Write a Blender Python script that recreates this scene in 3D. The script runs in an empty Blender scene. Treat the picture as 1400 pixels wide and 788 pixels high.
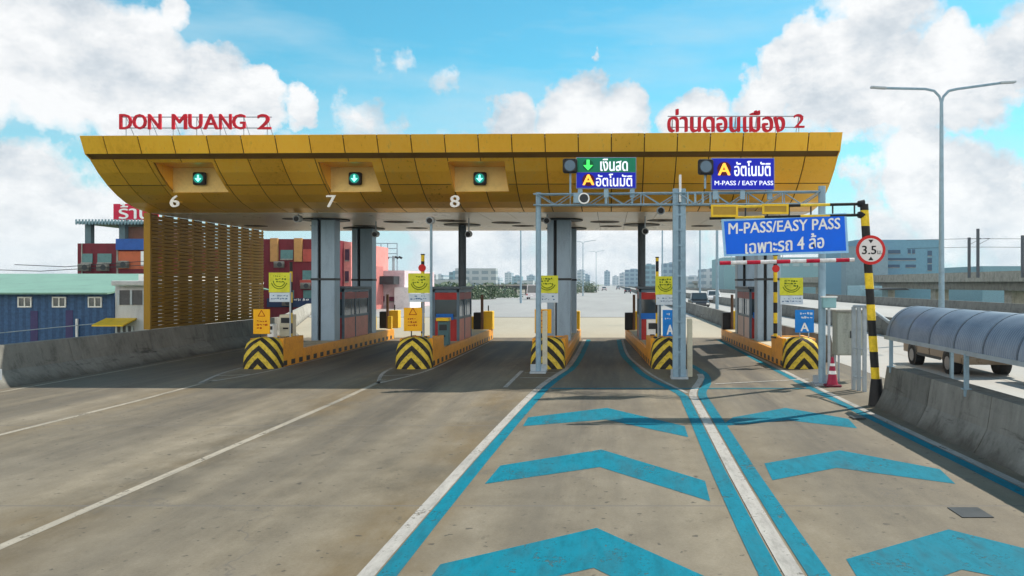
import bpy, math, random
from mathutils import Vector, Matrix
random.seed(7)
R = math.radians
PI = math.pi
SC = bpy.context.scene
COL = SC.collection
F, H, CX, CY = 1150.0, 2.8, 835.0, 388.0      # lens (px of the 1400 px wide photo), eye height, vanishing point

def G(x, y):                                   # a point of the road surface
    Y = F*H/(y-CY)
    return ((x-CX)/F*Y, Y)
def W(x, y, Y):                                # a point at distance Y
    return Vector(((x-CX)/F*Y, Y, H-(y-CY)/F*Y))

# ------------------------------------------------------------------ materials
def newmat(name):
    m = bpy.data.materials.new(name); m.use_nodes = True
    nt = m.node_tree; b = nt.nodes['Principled BSDF']
    return m, nt, b
def link(nt, a, b): nt.links.new(a, b)
def coords(nt, kind='Object'):
    n = nt.nodes.new('ShaderNodeTexCoord'); return n.outputs[kind]
def noise(nt, vec, scale, detail=4, rough=.6, mapscale=None):
    if mapscale:
        mp = nt.nodes.new('ShaderNodeMapping'); mp.inputs['Scale'].default_value = mapscale
        link(nt, vec, mp.inputs['Vector']); vec = mp.outputs[0]
    n = nt.nodes.new('ShaderNodeTexNoise'); n.inputs['Scale'].default_value = scale
    n.inputs['Detail'].default_value = detail; n.inputs['Roughness'].default_value = rough
    link(nt, vec, n.inputs['Vector']); return n.outputs['Fac']
def math_(nt, op, a, b=None, c=None, clamp=False):
    n = nt.nodes.new('ShaderNodeMath'); n.operation = op; n.use_clamp = clamp
    for i, v in enumerate((a, b, c)):
        if v is None: continue
        if isinstance(v, (int, float)): n.inputs[i].default_value = v
        else: link(nt, v, n.inputs[i])
    return n.outputs[0]
def ramp(nt, fac, stops):
    n = nt.nodes.new('ShaderNodeValToRGB'); e = n.color_ramp.elements
    while len(e) < len(stops): e.new(.5)
    for i, (p, c) in enumerate(stops):
        e[i].position = p; e[i].color = (c, c, c, 1) if isinstance(c, (int, float)) else (*c, 1)
    link(nt, fac, n.inputs[0]); return n.outputs[0]
def mix(nt, fac, a, b, mode='MIX'):
    n = nt.nodes.new('ShaderNodeMix'); n.data_type = 'RGBA'; n.blend_type = mode
    for s, v in ((n.inputs[0], fac), (n.inputs[6], a), (n.inputs[7], b)):
        if isinstance(v, (int, float)): s.default_value = v
        elif isinstance(v, tuple): s.default_value = (*v, 1)
        else: link(nt, v, s)
    return n.outputs[2]
def sep(nt, vec):
    n = nt.nodes.new('ShaderNodeSeparateXYZ'); link(nt, vec, n.inputs[0]); return n.outputs
def bump(nt, b, h, strength=.2, dist=.02):
    n = nt.nodes.new('ShaderNodeBump'); n.inputs['Strength'].default_value = strength
    n.inputs['Distance'].default_value = dist
    link(nt, h, n.inputs['Height']); link(nt, n.outputs[0], b.inputs['Normal'])

MATS = {}
def M(name, col, rough=.6, metal=0, var=.18, scale=2.5, spec=.2, streak=False, bmp=0, emit=0, alpha=None):
    """painted / concrete / metal surface with uneven wear"""
    if name in MATS: return MATS[name]
    m, nt, b = newmat(name)
    co = coords(nt)
    if emit:
        b.inputs['Base Color'].default_value = (*col, 1)
        b.inputs['Emission Color'].default_value = (*col, 1); b.inputs['Emission Strength'].default_value = emit
        b.inputs['Roughness'].default_value = .6
        MATS[name] = m; return m
    n1 = noise(nt, co, scale, 6, .65, (1, 1, .25) if streak else None)
    n2 = noise(nt, co, scale*9, 4, .7)
    f = math_(nt, 'ADD', math_(nt, 'MULTIPLY', n1, .7), math_(nt, 'MULTIPLY', n2, .3))
    r = ramp(nt, f, [(.3, 1-var*1.6), (.5, 1.0), (.7, 1+var*.6)])
    c = mix(nt, 1.0, (*col,), r, 'MULTIPLY')
    link(nt, c, b.inputs['Base Color'])
    rr = math_(nt, 'ADD', math_(nt, 'MULTIPLY', n1, .25), rough-.12, clamp=True)
    link(nt, rr, b.inputs['Roughness'])
    b.inputs['Metallic'].default_value = metal
    b.inputs['Specular IOR Level'].default_value = spec
    if bmp: bump(nt, b, n2, bmp, .01)
    MATS[name] = m
    return m

WHITE = M('white_paint', (.82, .82, .80), .5, var=.12)
CREAMP = M('cream_post', (.62, .58, .45), .6)
GREYM = M('galvanised_steel', (.36, .41, .45), .45, .35, scale=4)
LTBLUE = M('pale_blue_steel', (.24, .35, .43), .5, .2, scale=4)
DARKM = M('dark_metal', (.04, .045, .05), .5, .2)
BLACK = M('black_paint', (.018, .018, .02), .5)
YELLOW = M('yellow_paint', (.78, .50, .03), .5, var=.15)
ORANGE = M('orange_board_paint', (.85, .42, .01), .5, var=.1)
RED = M('red_paint', (.55, .02, .02), .4)
DRED = M('deep_red_panel', (.36, .03, .03), .45)
PINK = M('salmon_panel', (.62, .25, .2), .5)
BLUESIGN = M('blue_sign_face', (.0, .13, .78), .45, var=.08)
BLUELED = M('blue_display_face', (.01, .02, .55), .5, var=.06)
GREENSIGN = M('green_sign_face', (.01, .22, .12), .5, var=.08)
STEELBLUE = M('column_steel_blue', (.27, .36, .45), .42, .3, scale=3, streak=True)
CREAMCEIL = M('cream_ceiling_panel', (.80, .72, .60), .3, scale=.6, var=.1, spec=.9)
BOOTHGREY = M('booth_blue_grey', (.10, .15, .20), .45)
BOARDWHITE = M('pale_board', (.55, .63, .70), .5)
LIME = M('lime_poster', (.62, .62, .04), .5, var=.25)
CONC = M('barrier_concrete', (.24, .24, .225), .85, var=.4, scale=1.2, streak=True, bmp=.35, spec=.2)
CONCL = M('light_concrete', (.42, .41, .38), .85, var=.3, scale=1.2, bmp=.3, spec=.2)
RUBBER = M('tyre_rubber', (.02, .02, .02), .8)
GLASS = M('window_glass', (.03, .045, .055), .08, var=.1, spec=.8)
BROWNP = M('brown_post', (.14, .08, .05), .6)

def gold_mat():
    m, nt, b = newmat('gold_aluminium_panel')
    co = coords(nt)
    n1 = noise(nt, co, .5, 3, .5); n2 = noise(nt, co, 7, 6, .7, (1, 1, .12)); n3 = noise(nt, co, 30, 4, .7)
    f = math_(nt, 'ADD', math_(nt, 'MULTIPLY', n1, .45), math_(nt, 'MULTIPLY', n2, .55))
    c = ramp(nt, f, [(.3, (.80, .41, .035)), (.45, (.97, .54, .05)), (.55, (1.0, .57, .06)), (.72, (1.0, .63, .10))])
    gi = nt.nodes.new('ShaderNodeNewGeometry')
    c = mix(nt, 1.0, c, ramp(nt, gi.outputs['Random Per Island'], [(0, .84), (.5, .97), (1, 1.06)]), 'MULTIPLY')
    grime = ramp(nt, n2, [(.58, 0), (.72, .35)])
    c = mix(nt, grime, c, (.22, .13, .04))
    link(nt, c, b.inputs['Base Color'])
    b.inputs['Metallic'].default_value = .5
    link(nt, math_(nt, 'ADD', math_(nt, 'MULTIPLY', n2, .3), math_(nt, 'ADD', .16, math_(nt, 'MULTIPLY', gi.outputs['Random Per Island'], .06))), b.inputs['Roughness'])
    bump(nt, b, n1, .25, .03)
    return m
GOLD = gold_mat()
NICHE = M('pale_gold_panel', (.66, .47, .17), .5, .1, scale=1)
LATTICE = M('bronze_slat', (.29, .165, .02), .5, .3, scale=3, streak=True)

def road_mat():
    m, nt, b = newmat('road_concrete')
    co = coords(nt); s = sep(nt, co)
    big = noise(nt, co, .35, 6, .6, (1, .35, 1))
    mid = noise(nt, co, 2.2, 8, .7, (1, .6, 1))
    fine = noise(nt, co, 28, 8, .85)
    tex = math_(nt, 'ADD', math_(nt, 'ADD', math_(nt, 'MULTIPLY', big, .34), math_(nt, 'MULTIPLY', mid, .33)), math_(nt, 'MULTIPLY', fine, .33))
    base = ramp(nt, tex, [(.34, (.075, .063, .045)), (.46, (.16, .135, .097)), (.54, (.205, .176, .131)), (.66, (.29, .255, .20))])
    # grime that gathers beside the painted lines and in the wheel tracks, as it lies on the slab
    lo, hi = -18.0, 8.0
    P = lambda x: (x-lo)/(hi-lo)
    st = [(0, .3)]
    for x0, w, a in ((-11.35, .75, .55), (-6.55, 1.0, .9), (-2.5, .9, .85), (2.0, .8, .5), (5.9, .6, .6)):
        st += [(P(x0-w), .0), (P(x0-w*.25), a), (P(x0+w*.3), a), (P(x0+w), .0)]
    st += [(1, 0)]
    xw = math_(nt, 'ADD', s[0], math_(nt, 'MULTIPLY', math_(nt, 'SUBTRACT', noise(nt, co, .5, 3), .5), 1.1))
    g = ramp(nt, math_(nt, 'DIVIDE', math_(nt, 'SUBTRACT', xw, lo), hi-lo), st)
    blot = ramp(nt, noise(nt, co, 1.1, 8, .75, (1, .35, 1)), [(.33, .1), (.55, 1)])
    near = ramp(nt, math_(nt, 'DIVIDE', s[1], 60), [(.0, 1), (.75, 1), (1, .1)])
    gm = math_(nt, 'MULTIPLY', math_(nt, 'MULTIPLY', g, blot), near)
    tone = ramp(nt, noise(nt, co, .22, 3), [(.4, (.13, .09, .04)), (.6, (.075, .065, .05))])
    c = mix(nt, math_(nt, 'MULTIPLY', gm, .9), base, tone)
    # oil and rubber on lane middles, darkened further to paint shade under the canopy
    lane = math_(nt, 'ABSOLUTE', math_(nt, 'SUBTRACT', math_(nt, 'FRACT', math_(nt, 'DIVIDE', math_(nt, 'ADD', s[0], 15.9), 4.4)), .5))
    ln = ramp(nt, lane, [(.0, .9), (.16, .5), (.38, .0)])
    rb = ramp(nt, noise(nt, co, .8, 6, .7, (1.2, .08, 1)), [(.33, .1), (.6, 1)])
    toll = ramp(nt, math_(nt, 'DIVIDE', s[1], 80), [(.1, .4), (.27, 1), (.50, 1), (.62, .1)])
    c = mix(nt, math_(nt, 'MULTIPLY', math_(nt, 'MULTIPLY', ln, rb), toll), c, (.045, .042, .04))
    sk_ = ramp(nt, noise(nt, co, 1.6, 7, .7, (1.5, .07, 1)), [(.42, 0), (.62, .6)])  # rubber streaks, also shade put into the colour beneath the canopy
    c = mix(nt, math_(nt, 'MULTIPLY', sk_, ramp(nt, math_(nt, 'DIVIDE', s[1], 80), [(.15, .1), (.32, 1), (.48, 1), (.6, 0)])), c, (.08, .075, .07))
    # wheel tracks polished dark by traffic
    tk = [(0, 0)]
    for lc in (-13.6, -9.0, -4.45, -.2, 3.85):
        for w_ in (-.82, .82): tk += [(P(lc+w_-.38), 0), (P(lc+w_), 1), (P(lc+w_+.38), 0)]
    tk = sorted(tk)
    xw2 = math_(nt, 'ADD', s[0], math_(nt, 'MULTIPLY', math_(nt, 'SUBTRACT', noise(nt, co, .35, 3, .5, (1, .25, 1)), .5), 1.4))
    tr_ = ramp(nt, math_(nt, 'DIVIDE', math_(nt, 'SUBTRACT', xw2, lo), hi-lo), tk)
    tm = math_(nt, 'MULTIPLY', tr_, ramp(nt, noise(nt, co, .9, 8, .75, (1.6, .12, 1)), [(.35, .15), (.65, .95)]))
    c = mix(nt, math_(nt, 'MULTIPLY', math_(nt, 'MULTIPLY', tm, near), .42), c, (.085, .075, .062))
    # small dark spots and cracks
    spots = ramp(nt, noise(nt, co, 7, 3, .5), [(.66, 0), (.70, 1)])
    c = mix(nt, math_(nt, 'MULTIPLY', spots, .75), c, (.045, .04, .035))
    drip = ramp(nt, noise(nt, co, 2.6, 5, .6, (1, .55, 1)), [(.66, 0), (.72, 1)])
    c = mix(nt, math_(nt, 'MULTIPLY', drip, .55), c, (.06, .052, .042))
    crk = nt.nodes.new('ShaderNodeTexVoronoi'); crk.feature = 'DISTANCE_TO_EDGE'; crk.inputs['Scale'].default_value = .22
    wob = nt.nodes.new('ShaderNodeVectorMath'); wob.operation = 'ADD'
    nn = nt.nodes.new('ShaderNodeTexNoise'); nn.inputs['Scale'].default_value = 1.5; nn.inputs['Detail'].default_value = 6
    link(nt, co, nn.inputs['Vector']); link(nt, co, wob.inputs[0]); link(nt, nn.outputs['Color'], wob.inputs[1]); link(nt, wob.outputs[0], crk.inputs['Vector'])
    cr = ramp(nt, crk.outputs['Distance'], [(.0, 1), (.0022, .7), (.004, 0)])
    crm = math_(nt, 'MULTIPLY', cr, ramp(nt, noise(nt, co, .3, 2), [(.48, 0), (.56, .75)]))
    c = mix(nt, crm, c, (.10, .09, .08))
    # saw-cut slab joints every 6 m
    j = math_(nt, 'ABSOLUTE', math_(nt, 'SUBTRACT', math_(nt, 'FRACT', math_(nt, 'DIVIDE', math_(nt, 'ADD', s[1], 1.4), 6.0)), .5))
    jm = math_(nt, 'MULTIPLY', math_(nt, 'GREATER_THAN', j, .4962), .85)
    c = mix(nt, jm, c, (.12, .11, .10))
    link(nt, c, b.inputs['Base Color'])
    link(nt, math_(nt, 'ADD', math_(nt, 'MULTIPLY', mid, .3), .62), b.inputs['Roughness'])
    b.inputs['Specular IOR Level'].default_value = .25
    bump(nt, b, math_(nt, 'ADD', fine, math_(nt, 'MULTIPLY', mid, .8)), .35, .01)
    return m
def asphalt_mat():
    m, nt, b = newmat('toll_lane_pavement')
    co = coords(nt); s = sep(nt, co)
    t = math_(nt, 'ADD', math_(nt, 'MULTIPLY', noise(nt, co, .7, 7, .65, (1.6, .12, 1)), .6), math_(nt, 'MULTIPLY', noise(nt, co, 30, 5, .8), .4))
    c = ramp(nt, t, [(.32, (.10, .095, .09)), (.5, (.19, .18, .165)), (.68, (.28, .265, .24))])
    link(nt, c, b.inputs['Base Color']); b.inputs['Roughness'].default_value = .7
    b.inputs['Specular IOR Level'].default_value = .3
    bump(nt, b, t, .3, .01)
    return m
def paint_mat(name, col, wear=.5):
    m, nt, b = newmat(name)
    co = coords(nt)
    n1 = noise(nt, co, 1.1, 9, .75); n2 = noise(nt, co, 16, 8, .8); n3 = noise(nt, co, 5, 8, .75, (1.4, .35, 1))
    f = math_(nt, 'ADD', math_(nt, 'ADD', math_(nt, 'MULTIPLY', n1, .35), math_(nt, 'MULTIPLY', n2, .35)), math_(nt, 'MULTIPLY', n3, .3))
    chips = ramp(nt, f, [(.535, 0), (.57, wear), (.66, min(1, wear+.3))])
    t = ramp(nt, n3, [(.3, .62), (.5, .95), (.7, 1.12)])
    c = mix(nt, 1.0, (*col,), t, 'MULTIPLY')
    dirt = ramp(nt, noise(nt, co, .9, 7, .7, (1.4, .25, 1)), [(.48, 0), (.7, .45)])
    c = mix(nt, dirt, c, (.05, .06, .06))
    link(nt, c, b.inputs['Base Color']); b.inputs['Roughness'].default_value = .7
    b.inputs['Specular IOR Level'].default_value = .1
    link(nt, math_(nt, 'SUBTRACT', 1.0, chips), b.inputs['Alpha'])
    bump(nt, b, n2, .2, .005)
    return m
def island_mat():
    """orange kerb paint with black dashes along its foot"""
    m, nt, b = newmat('orange_island_paint')
    co = coords(nt); s = sep(nt, co)
    n = noise(nt, co, 2, 6, .7); n2 = noise(nt, co, 14, 5, .7)
    o = ramp(nt, math_(nt, 'ADD', math_(nt, 'MULTIPLY', n, .6), math_(nt, 'MULTIPLY', n2, .4)), [(.3, (.45, .17, .008)), (.5, (.74, .31, .008)), (.7, (.82, .37, .012))])
    dash = math_(nt, 'LESS_THAN', math_(nt, 'FRACT', math_(nt, 'DIVIDE', s[1], .72)), .5)
    low = math_(nt, 'LESS_THAN', s[2], .20)
    hi = math_(nt, 'GREATER_THAN', s[2], .03)
    d = math_(nt, 'MULTIPLY', math_(nt, 'MULTIPLY', dash, low), hi)
    c = mix(nt, d, o, (.015, .015, .015))
    link(nt, c, b.inputs['Base Color']); b.inputs['Roughness'].default_value = .5
    return m
def chevron_mat():
    m, nt, b = newmat('yellow_black_chevron_paint')
    co = coords(nt); s = sep(nt, co)
    u = math_(nt, 'ADD', math_(nt, 'ABSOLUTE', s[0]), math_(nt, 'MULTIPLY', s[1], .8))
    v = math_(nt, 'ADD', s[2], math_(nt, 'MULTIPLY', u, 1.05))
    v = math_(nt, 'ADD', v, math_(nt, 'MULTIPLY', noise(nt, co, 5, 3), .03))
    st = math_(nt, 'LESS_THAN', math_(nt, 'FRACT', math_(nt, 'DIVIDE', math_(nt, 'ADD', v, .06), .47)), .50)
    n = noise(nt, co, 9, 7, .75)
    y = ramp(nt, n, [(.33, (.30, .22, .03)), (.5, (.66, .47, .05)), (.7, (.72, .54, .08))])
    k = ramp(nt, n, [(.3, (.06, .05, .04)), (.6, (.012, .012, .012))])
    link(nt, mix(nt, st, k, y), b.inputs['Base Color']); b.inputs['Roughness'].default_value = .6; b.inputs['Specular IOR Level'].default_value = .15
    return m
def band_mat(name, ca, cb, period, duty=.5, axis=2, phase=0):
    m, nt, b = newmat(name)
    co = coords(nt); s = sep(nt, co)
    f = math_(nt, 'LESS_THAN', math_(nt, 'FRACT', math_(nt, 'DIVIDE', math_(nt, 'ADD', s[axis], phase), period)), duty)
    c = mix(nt, f, ca, cb)
    t = ramp(nt, noise(nt, co, 7, 6, .7), [(.35, .7), (.6, 1.05)])
    link(nt, mix(nt, 1.0, c, t, 'MULTIPLY'), b.inputs['Base Color']); b.inputs['Roughness'].default_value = .5; b.inputs['Specular IOR Level'].default_value = .2
    return m
def barrier_mat(name, col):
    m, nt, b = newmat(name); co = coords(nt); s = sep(nt, co)
    n1 = noise(nt, co, 1.1, 7, .65); st_ = noise(nt, co, 5.5, 5, .7, (1, 1, .07)); n2 = noise(nt, co, 24, 6, .8)
    t = math_(nt, 'ADD', math_(nt, 'ADD', math_(nt, 'MULTIPLY', n1, .45), math_(nt, 'MULTIPLY', st_, .35)), math_(nt, 'MULTIPLY', n2, .2))
    c = mix(nt, 1.0, (*col,), ramp(nt, t, [(.36, .38), (.48, .85), (.56, 1.0), (.68, 1.35)]), 'MULTIPLY')
    gi = nt.nodes.new('ShaderNodeNewGeometry')
    isl_ = ramp(nt, gi.outputs['Random Per Island'], [(0, .78), (1, 1.18)])
    c = mix(nt, 1.0, c, isl_, 'MULTIPLY')
    scr = math_(nt, 'MULTIPLY', ramp(nt, noise(nt, co, 3.5, 6, .7, (.15, .15, 1.6)), [(.56, 0), (.66, .8)]), ramp(nt, s[2], [(.15, 0), (.3, 1), (.6, .6), (.8, 0)]))
    c = mix(nt, scr, c, (.035, .033, .03))
    foot_tone = ramp(nt, math_(nt, 'ADD', s[2], math_(nt, 'MULTIPLY', math_(nt, 'SUBTRACT', n1, .5), .5)), [(.0, .75), (.16, .25), (.3, 0)])  # darker towards the foot
    c = mix(nt, foot_tone, c, (.06, .055, .045))
    link(nt, c, b.inputs['Base Color']); b.inputs['Roughness'].default_value = .88; b.inputs['Specular IOR Level'].default_value = .2
    bump(nt, b, t, .6, .02)
    return m
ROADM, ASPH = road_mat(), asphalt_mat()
CYAN = paint_mat('cyan_road_paint', (.0, .155, .225), .6)
ROADWHITE = paint_mat('white_road_paint', (.36, .345, .325), .6)
WORNWHITE = paint_mat('worn_lane_paint', (.33, .30, .25), .8)
ISLAND, CHEV = island_mat(), chevron_mat()
CONC = barrier_mat('weathered_barrier_concrete', (.19, .19, .175)); CONCL = barrier_mat('pale_sunlit_concrete', (.33, .32, .29))  # paler copy puts sunlight into the near left barrier; plain pale concrete elsewhere
POLEBY = band_mat('yellow_black_pole_bands', (.02, .02, .02), (.80, .55, .03), .72, .5, 2, .2)
BARRW = band_mat('red_white_bar_bands', (.72, .70, .70), (.5, .01, .04), .68, .46, 0, .1)
RAILBY = band_mat('yellow_black_arm_bands', (.02, .02, .02), (.75, .52, .05), 1.5, .45, 0, .2)

def lane_roof_mat():
    m, nt, b = newmat('translucent_ribbed_sheet')
    co = coords(nt)
    c = ramp(nt, noise(nt, co, 1.5, 5, .6), [(.3, (.13, .16, .21)), (.7, (.22, .26, .32))])
    link(nt, c, b.inputs['Base Color']); b.inputs['Roughness'].default_value = .3
    b.inputs['Metallic'].default_value = .2
    return m
ROOFSHEET = lane_roof_mat()

# ------------------------------------------------------------------ geometry helpers
class MB:
    def __init__(s): s.v = []; s.f = []; s.mi = []; s.mats = []; s.m = 0
    def mat(s, m):
        if m not in s.mats: s.mats.append(m)
        s.m = s.mats.index(m); return s
    def add(s, vs, fs):
        o = len(s.v); s.v += [tuple(v) for v in vs]
        for f in fs: s.f.append([o+i for i in f]); s.mi.append(s.m)
        return s
    def box(s, c, d, rz=0, rx=0, ry=0):
        hx, hy, hz = d[0]/2, d[1]/2, d[2]/2
        Mx = Matrix.Rotation(rz, 3, 'Z') @ Matrix.Rotation(ry, 3, 'Y') @ Matrix.Rotation(rx, 3, 'X')
        vs = [Vector(c)+Mx @ Vector((x*hx, y*hy, z*hz)) for x, y, z in ((-1,-1,-1),(1,-1,-1),(1,1,-1),(-1,1,-1),(-1,-1,1),(1,-1,1),(1,1,1),(-1,1,1))]
        return s.add(vs, [(0,3,2,1),(4,5,6,7),(0,1,5,4),(1,2,6,5),(2,3,7,6),(3,0,4,7)])
    def bb(s, x0, x1, y0, y1, z0, z1): return s.box(((x0+x1)/2, (y0+y1)/2, (z0+z1)/2), (abs(x1-x0), abs(y1-y0), abs(z1-z0)))
    def cyl(s, a, b, r, n=12, r2=None):
        a, b = Vector(a), Vector(b); r2 = r if r2 is None else r2
        d = (b-a).normalized(); t = Vector((0, 0, 1)) if abs(d.z) < .9 else Vector((1, 0, 0))
        u = d.cross(t).normalized(); w = d.cross(u)
        ring = [u*math.cos(2*PI*i/n)+w*math.sin(2*PI*i/n) for i in range(n)]
        vs = [a+q*r for q in ring]+[b+q*r2 for q in ring]
        fs = [(i, (i+1) % n, n+(i+1) % n, n+i) for i in range(n)]+[tuple(range(n))[::-1], tuple(range(n, 2*n))]
        return s.add(vs, fs)
    def path(s, pts, r, n=10):
        for a, b in zip(pts[:-1], pts[1:]): s.cyl(a, b, r, n)
        return s
    def prism(s, poly, axis, a, b):            # poly in the two other axes
        n = len(poly)
        def P(p, t):
            return {'x': (t, p[0], p[1]), 'y': (p[0], t, p[1]), 'z': (p[0], p[1], t)}[axis]
        return s.add([P(p, a) for p in poly]+[P(p, b) for p in poly],
                     [tuple(range(n)), tuple(range(n, 2*n))[::-1]]+[(i, i+n, (i+1) % n+n, (i+1) % n) for i in range(n)])
    def build(s, name, mat=None, parent=None, loc=None, smooth=False, bevel=0, **kw):
        off = Vector((0, 0, 0))
        if parent is not None:
            p = parent
            while p is not None: off += p.location; p = p.parent
        elif loc is not None: off = Vector(loc)
        me = bpy.data.meshes.new(name)
        me.from_pydata([Vector(v)-off for v in s.v], [], s.f); me.validate()
        ms = s.mats or [mat]
        for m in ms: me.materials.append(m)
        if s.mats and len(s.mi) == len(me.polygons): me.polygons.foreach_set('material_index', s.mi)
        import bmesh
        bm = bmesh.new(); bm.from_mesh(me); bmesh.ops.recalc_face_normals(bm, faces=bm.faces); bm.to_mesh(me); bm.free()
        if smooth:
            for p in me.polygons: p.use_smooth = True
            try: me.set_sharp_from_angle(angle=R(35))
            except Exception: pass
        o = bpy.data.objects.new(name, me); COL.objects.link(o)
        o.parent = parent
        if parent is None and loc is not None: o.location = loc
        if bevel:
            bv = o.modifiers.new('bevel', 'BEVEL'); bv.width = bevel; bv.segments = 2; bv.limit_method = 'ANGLE'
        tag(o, **kw)
        return o
def tag(o, label=None, cat=None, group=None, kind=None):
    if label: o['label'] = label
    if cat: o['category'] = cat
    if group: o['group'] = group
    if kind: o['kind'] = kind
    return o
def thing(name, label, cat, loc=(0, 0, 0), group=None):
    o = bpy.data.objects.new(name, None); COL.objects.link(o); o.location = loc; o.empty_display_size = .2
    return tag(o, label, cat, group)
def copy_tree(o, parent=None):
    c = o.copy(); COL.objects.link(c); c.parent = parent
    if 'label' in c and parent is None: del c['label']
    for ch in [k for k in COL.objects if k.parent == o]: copy_tree(ch, c)
    return c
def flat(name, polys, z, mat, **kw):
    mb = MB()
    for p in polys: mb.add([(x, y, z) for x, y in p], [tuple(range(len(p)))])
    return mb.build(name, mat, kind='structure', **kw)
def text_mb(txt, cx, y, cz, w, h, depth=.012, bold=0.0, mb=None, mat=None, front=-1, shear=0, rz=0):
    """flat-backed lettering standing in the XZ plane, read from -Y"""
    cu = bpy.data.curves.new('t', 'FONT'); cu.body = txt; cu.size = 1; cu.extrude = 0; cu.offset = 0; cu.resolution_u = 3; cu.shear = shear
    ob = bpy.data.objects.new('t', cu); COL.objects.link(ob)
    bpy.context.view_layer.update()
    dg = bpy.context.evaluated_depsgraph_get()
    me = bpy.data.meshes.new_from_object(ob.evaluated_get(dg))
    vs = [v.co.copy() for v in me.vertices]; fs = [tuple(p.vertices) for p in me.polygons]
    edges = {}
    for f in fs:
        for i in range(len(f)):
            a, b = f[i], f[(i+1) % len(f)]
            edges.setdefault((min(a, b), max(a, b)), []).append((a, b))
    bpy.data.objects.remove(ob); bpy.data.curves.remove(cu); bpy.data.meshes.remove(me)
    xs = [v.x for v in vs]; ys = [v.y for v in vs]
    sx = w/(max(xs)-min(xs)); sy = h/(max(ys)-min(ys)); mx = (max(xs)+min(xs))/2; my = (max(ys)+min(ys))/2
    mb = mb or MB()
    if mat: mb.mat(mat)
    n = len(vs); c, s_ = math.cos(rz), math.sin(rz)
    def T(v, d):
        X = (v.x-mx)*sx; return (cx+X*c-d*s_, y+X*s_+d*c, cz+(v.y-my)*sy)
    if depth < .01:
        for k_, (ox, oz) in enumerate(((0, 0), (bold, bold*.4), (-bold, -bold*.4), (bold*.3, -bold*.7)) if bold else ((0, 0),)):
            mb.add([(x+ox*h*.9, y_-.0008*k_, z+oz*h*.9) for x, y_, z in (T(v, -depth) for v in vs)], fs)
    else:
      for k_, (ox, oz) in enumerate(((0, 0), (bold, bold*.4), (-bold, -bold*.4)) if bold else ((0, 0),)):
        V = [(x+ox*h, y_-.004*k_, z+oz*h) for x, y_, z in [T(v, -depth) for v in vs]+[T(v, 0) for v in vs]]
        Fs = list(fs)+[tuple(i+n for i in f[::-1]) for f in fs]
        for k, l in edges.items():
            if len(l) == 1: a, b = l[0]; Fs.append((b, a, a+n, b+n))
        mb.add(V, Fs)
    return mb

# ------------------------------------------------------------------ ground, road, markings
flat('ground', [[(-4000, -300), (4000, -300), (4000, 7000), (-4000, 7000)]], -6.0, M('far_ground', (.12, .15, .07), .9, scale=.02, var=.5))
road = MB()
L = [(-18, -40), (-18, 46), (-27, 75), (-27, 230), (-15, 420), (-12, 3000)]
Rr = [(36, -40), (36, 420), (24, 600), (24, 3000)]
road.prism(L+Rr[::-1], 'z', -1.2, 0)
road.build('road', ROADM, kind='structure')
Z1, Z2, Z3 = .003, .004, .006
if False: flat('toll_lane_pavement', [[(-16.2, 21.0), (1.9, 21.3), (1.9, 44.5), (-17.0, 44.5)]], Z1, ASPH)
def slab_mat(name, c0, c1):
    m, nt, b = newmat(name); co = coords(nt)
    t = math_(nt, 'ADD', math_(nt, 'MULTIPLY', noise(nt, co, .12, 6, .65, (1, .2, 1)), .6), math_(nt, 'MULTIPLY', noise(nt, co, 3, 7, .75), .4))
    link(nt, ramp(nt, t, [(.35, c0), (.62, c1)]), b.inputs['Base Color']); b.inputs['Roughness'].default_value = .75
    bump(nt, b, noise(nt, co, 30, 5, .8), .3, .01)
    return m
flat('cream_concrete_slab', [[(-18, 43.6), (7.3, 43.6), (7.3, 69.8), (-25.2, 69.8), (-18, 46)]], .002, slab_mat('cream_slab', (.28, .245, .18), (.38, .34, .265)))  # paler base colour than the road before it
flat('far_road_surface', [[(-25.2, 70.2), (7.3, 70.2), (7.3, 2900), (-12, 2900), (-15, 420), (-26.8, 230), (-26.8, 75)]], .002, slab_mat('pale_slab', (.21, .21, .21), (.30, .30, .30)))
flat('opposite_carriageway', [[(8.1, 26), (35.2, 26), (35.2, 420), (23.5, 600), (23.5, 2900), (8.1, 2900)]], .002, slab_mat('pale_grey_slab', (.25, .245, .235), (.34, .335, .325)))
flat('opposite_carriageway', [[(8.1, -30), (35.2, -30), (35.2, 26), (8.1, 26)]], .002, slab_mat('pale_grey_slab', (.25, .245, .232), (.34, .334, .32)))
flat('expansion_joint', [[(-27, 69.6), (7.4, 69.6), (7.4, 70.4), (-27, 70.4)]], Z1, M('joint_rubber', (.05, .05, .05), .8))
def strip(pts, w):                               # ribbon of ground quads, pts (X,Y), w width
    q = []; V = [Vector(p) for p in pts]; off = []
    for i, p in enumerate(V):
        d = (V[min(i+1, len(V)-1)]-V[max(i-1, 0)]).normalized(); n = Vector((d.y, -d.x))
        off.append((p-n*w/2, p+n*w/2))
    for a, b in zip(off[:-1], off[1:]): q.append([tuple(a[0]), tuple(a[1]), tuple(b[1]), tuple(b[0])])
    return q
def smoothpts(pts, k=2):
    for _ in range(k):
        q = [pts[0]]
        for a, b in zip(pts[:-1], pts[1:]):
            q += [(a[0]*.75+b[0]*.25, a[1]*.75+b[1]*.25), (a[0]*.25+b[0]*.75, a[1]*.25+b[1]*.75)]
        pts = q+[pts[-1]]
    return pts
def shift(pts, dx): return [(x+dx, y) for x, y in pts]
flat('white_lane_line', strip([(-11.3, -20), (-11.3, 20), (-11.5, 24.5)], .13), Z2, WORNWHITE)
flat('white_lane_line', strip([(-6.45, -20), (-6.5, 20), (-6.6, 24.5)], .14), Z2, WORNWHITE)
flat('white_edge_line', strip([(-15.75, -20), (-15.75, 44)], .12), Z2, WORNWHITE)
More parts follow.
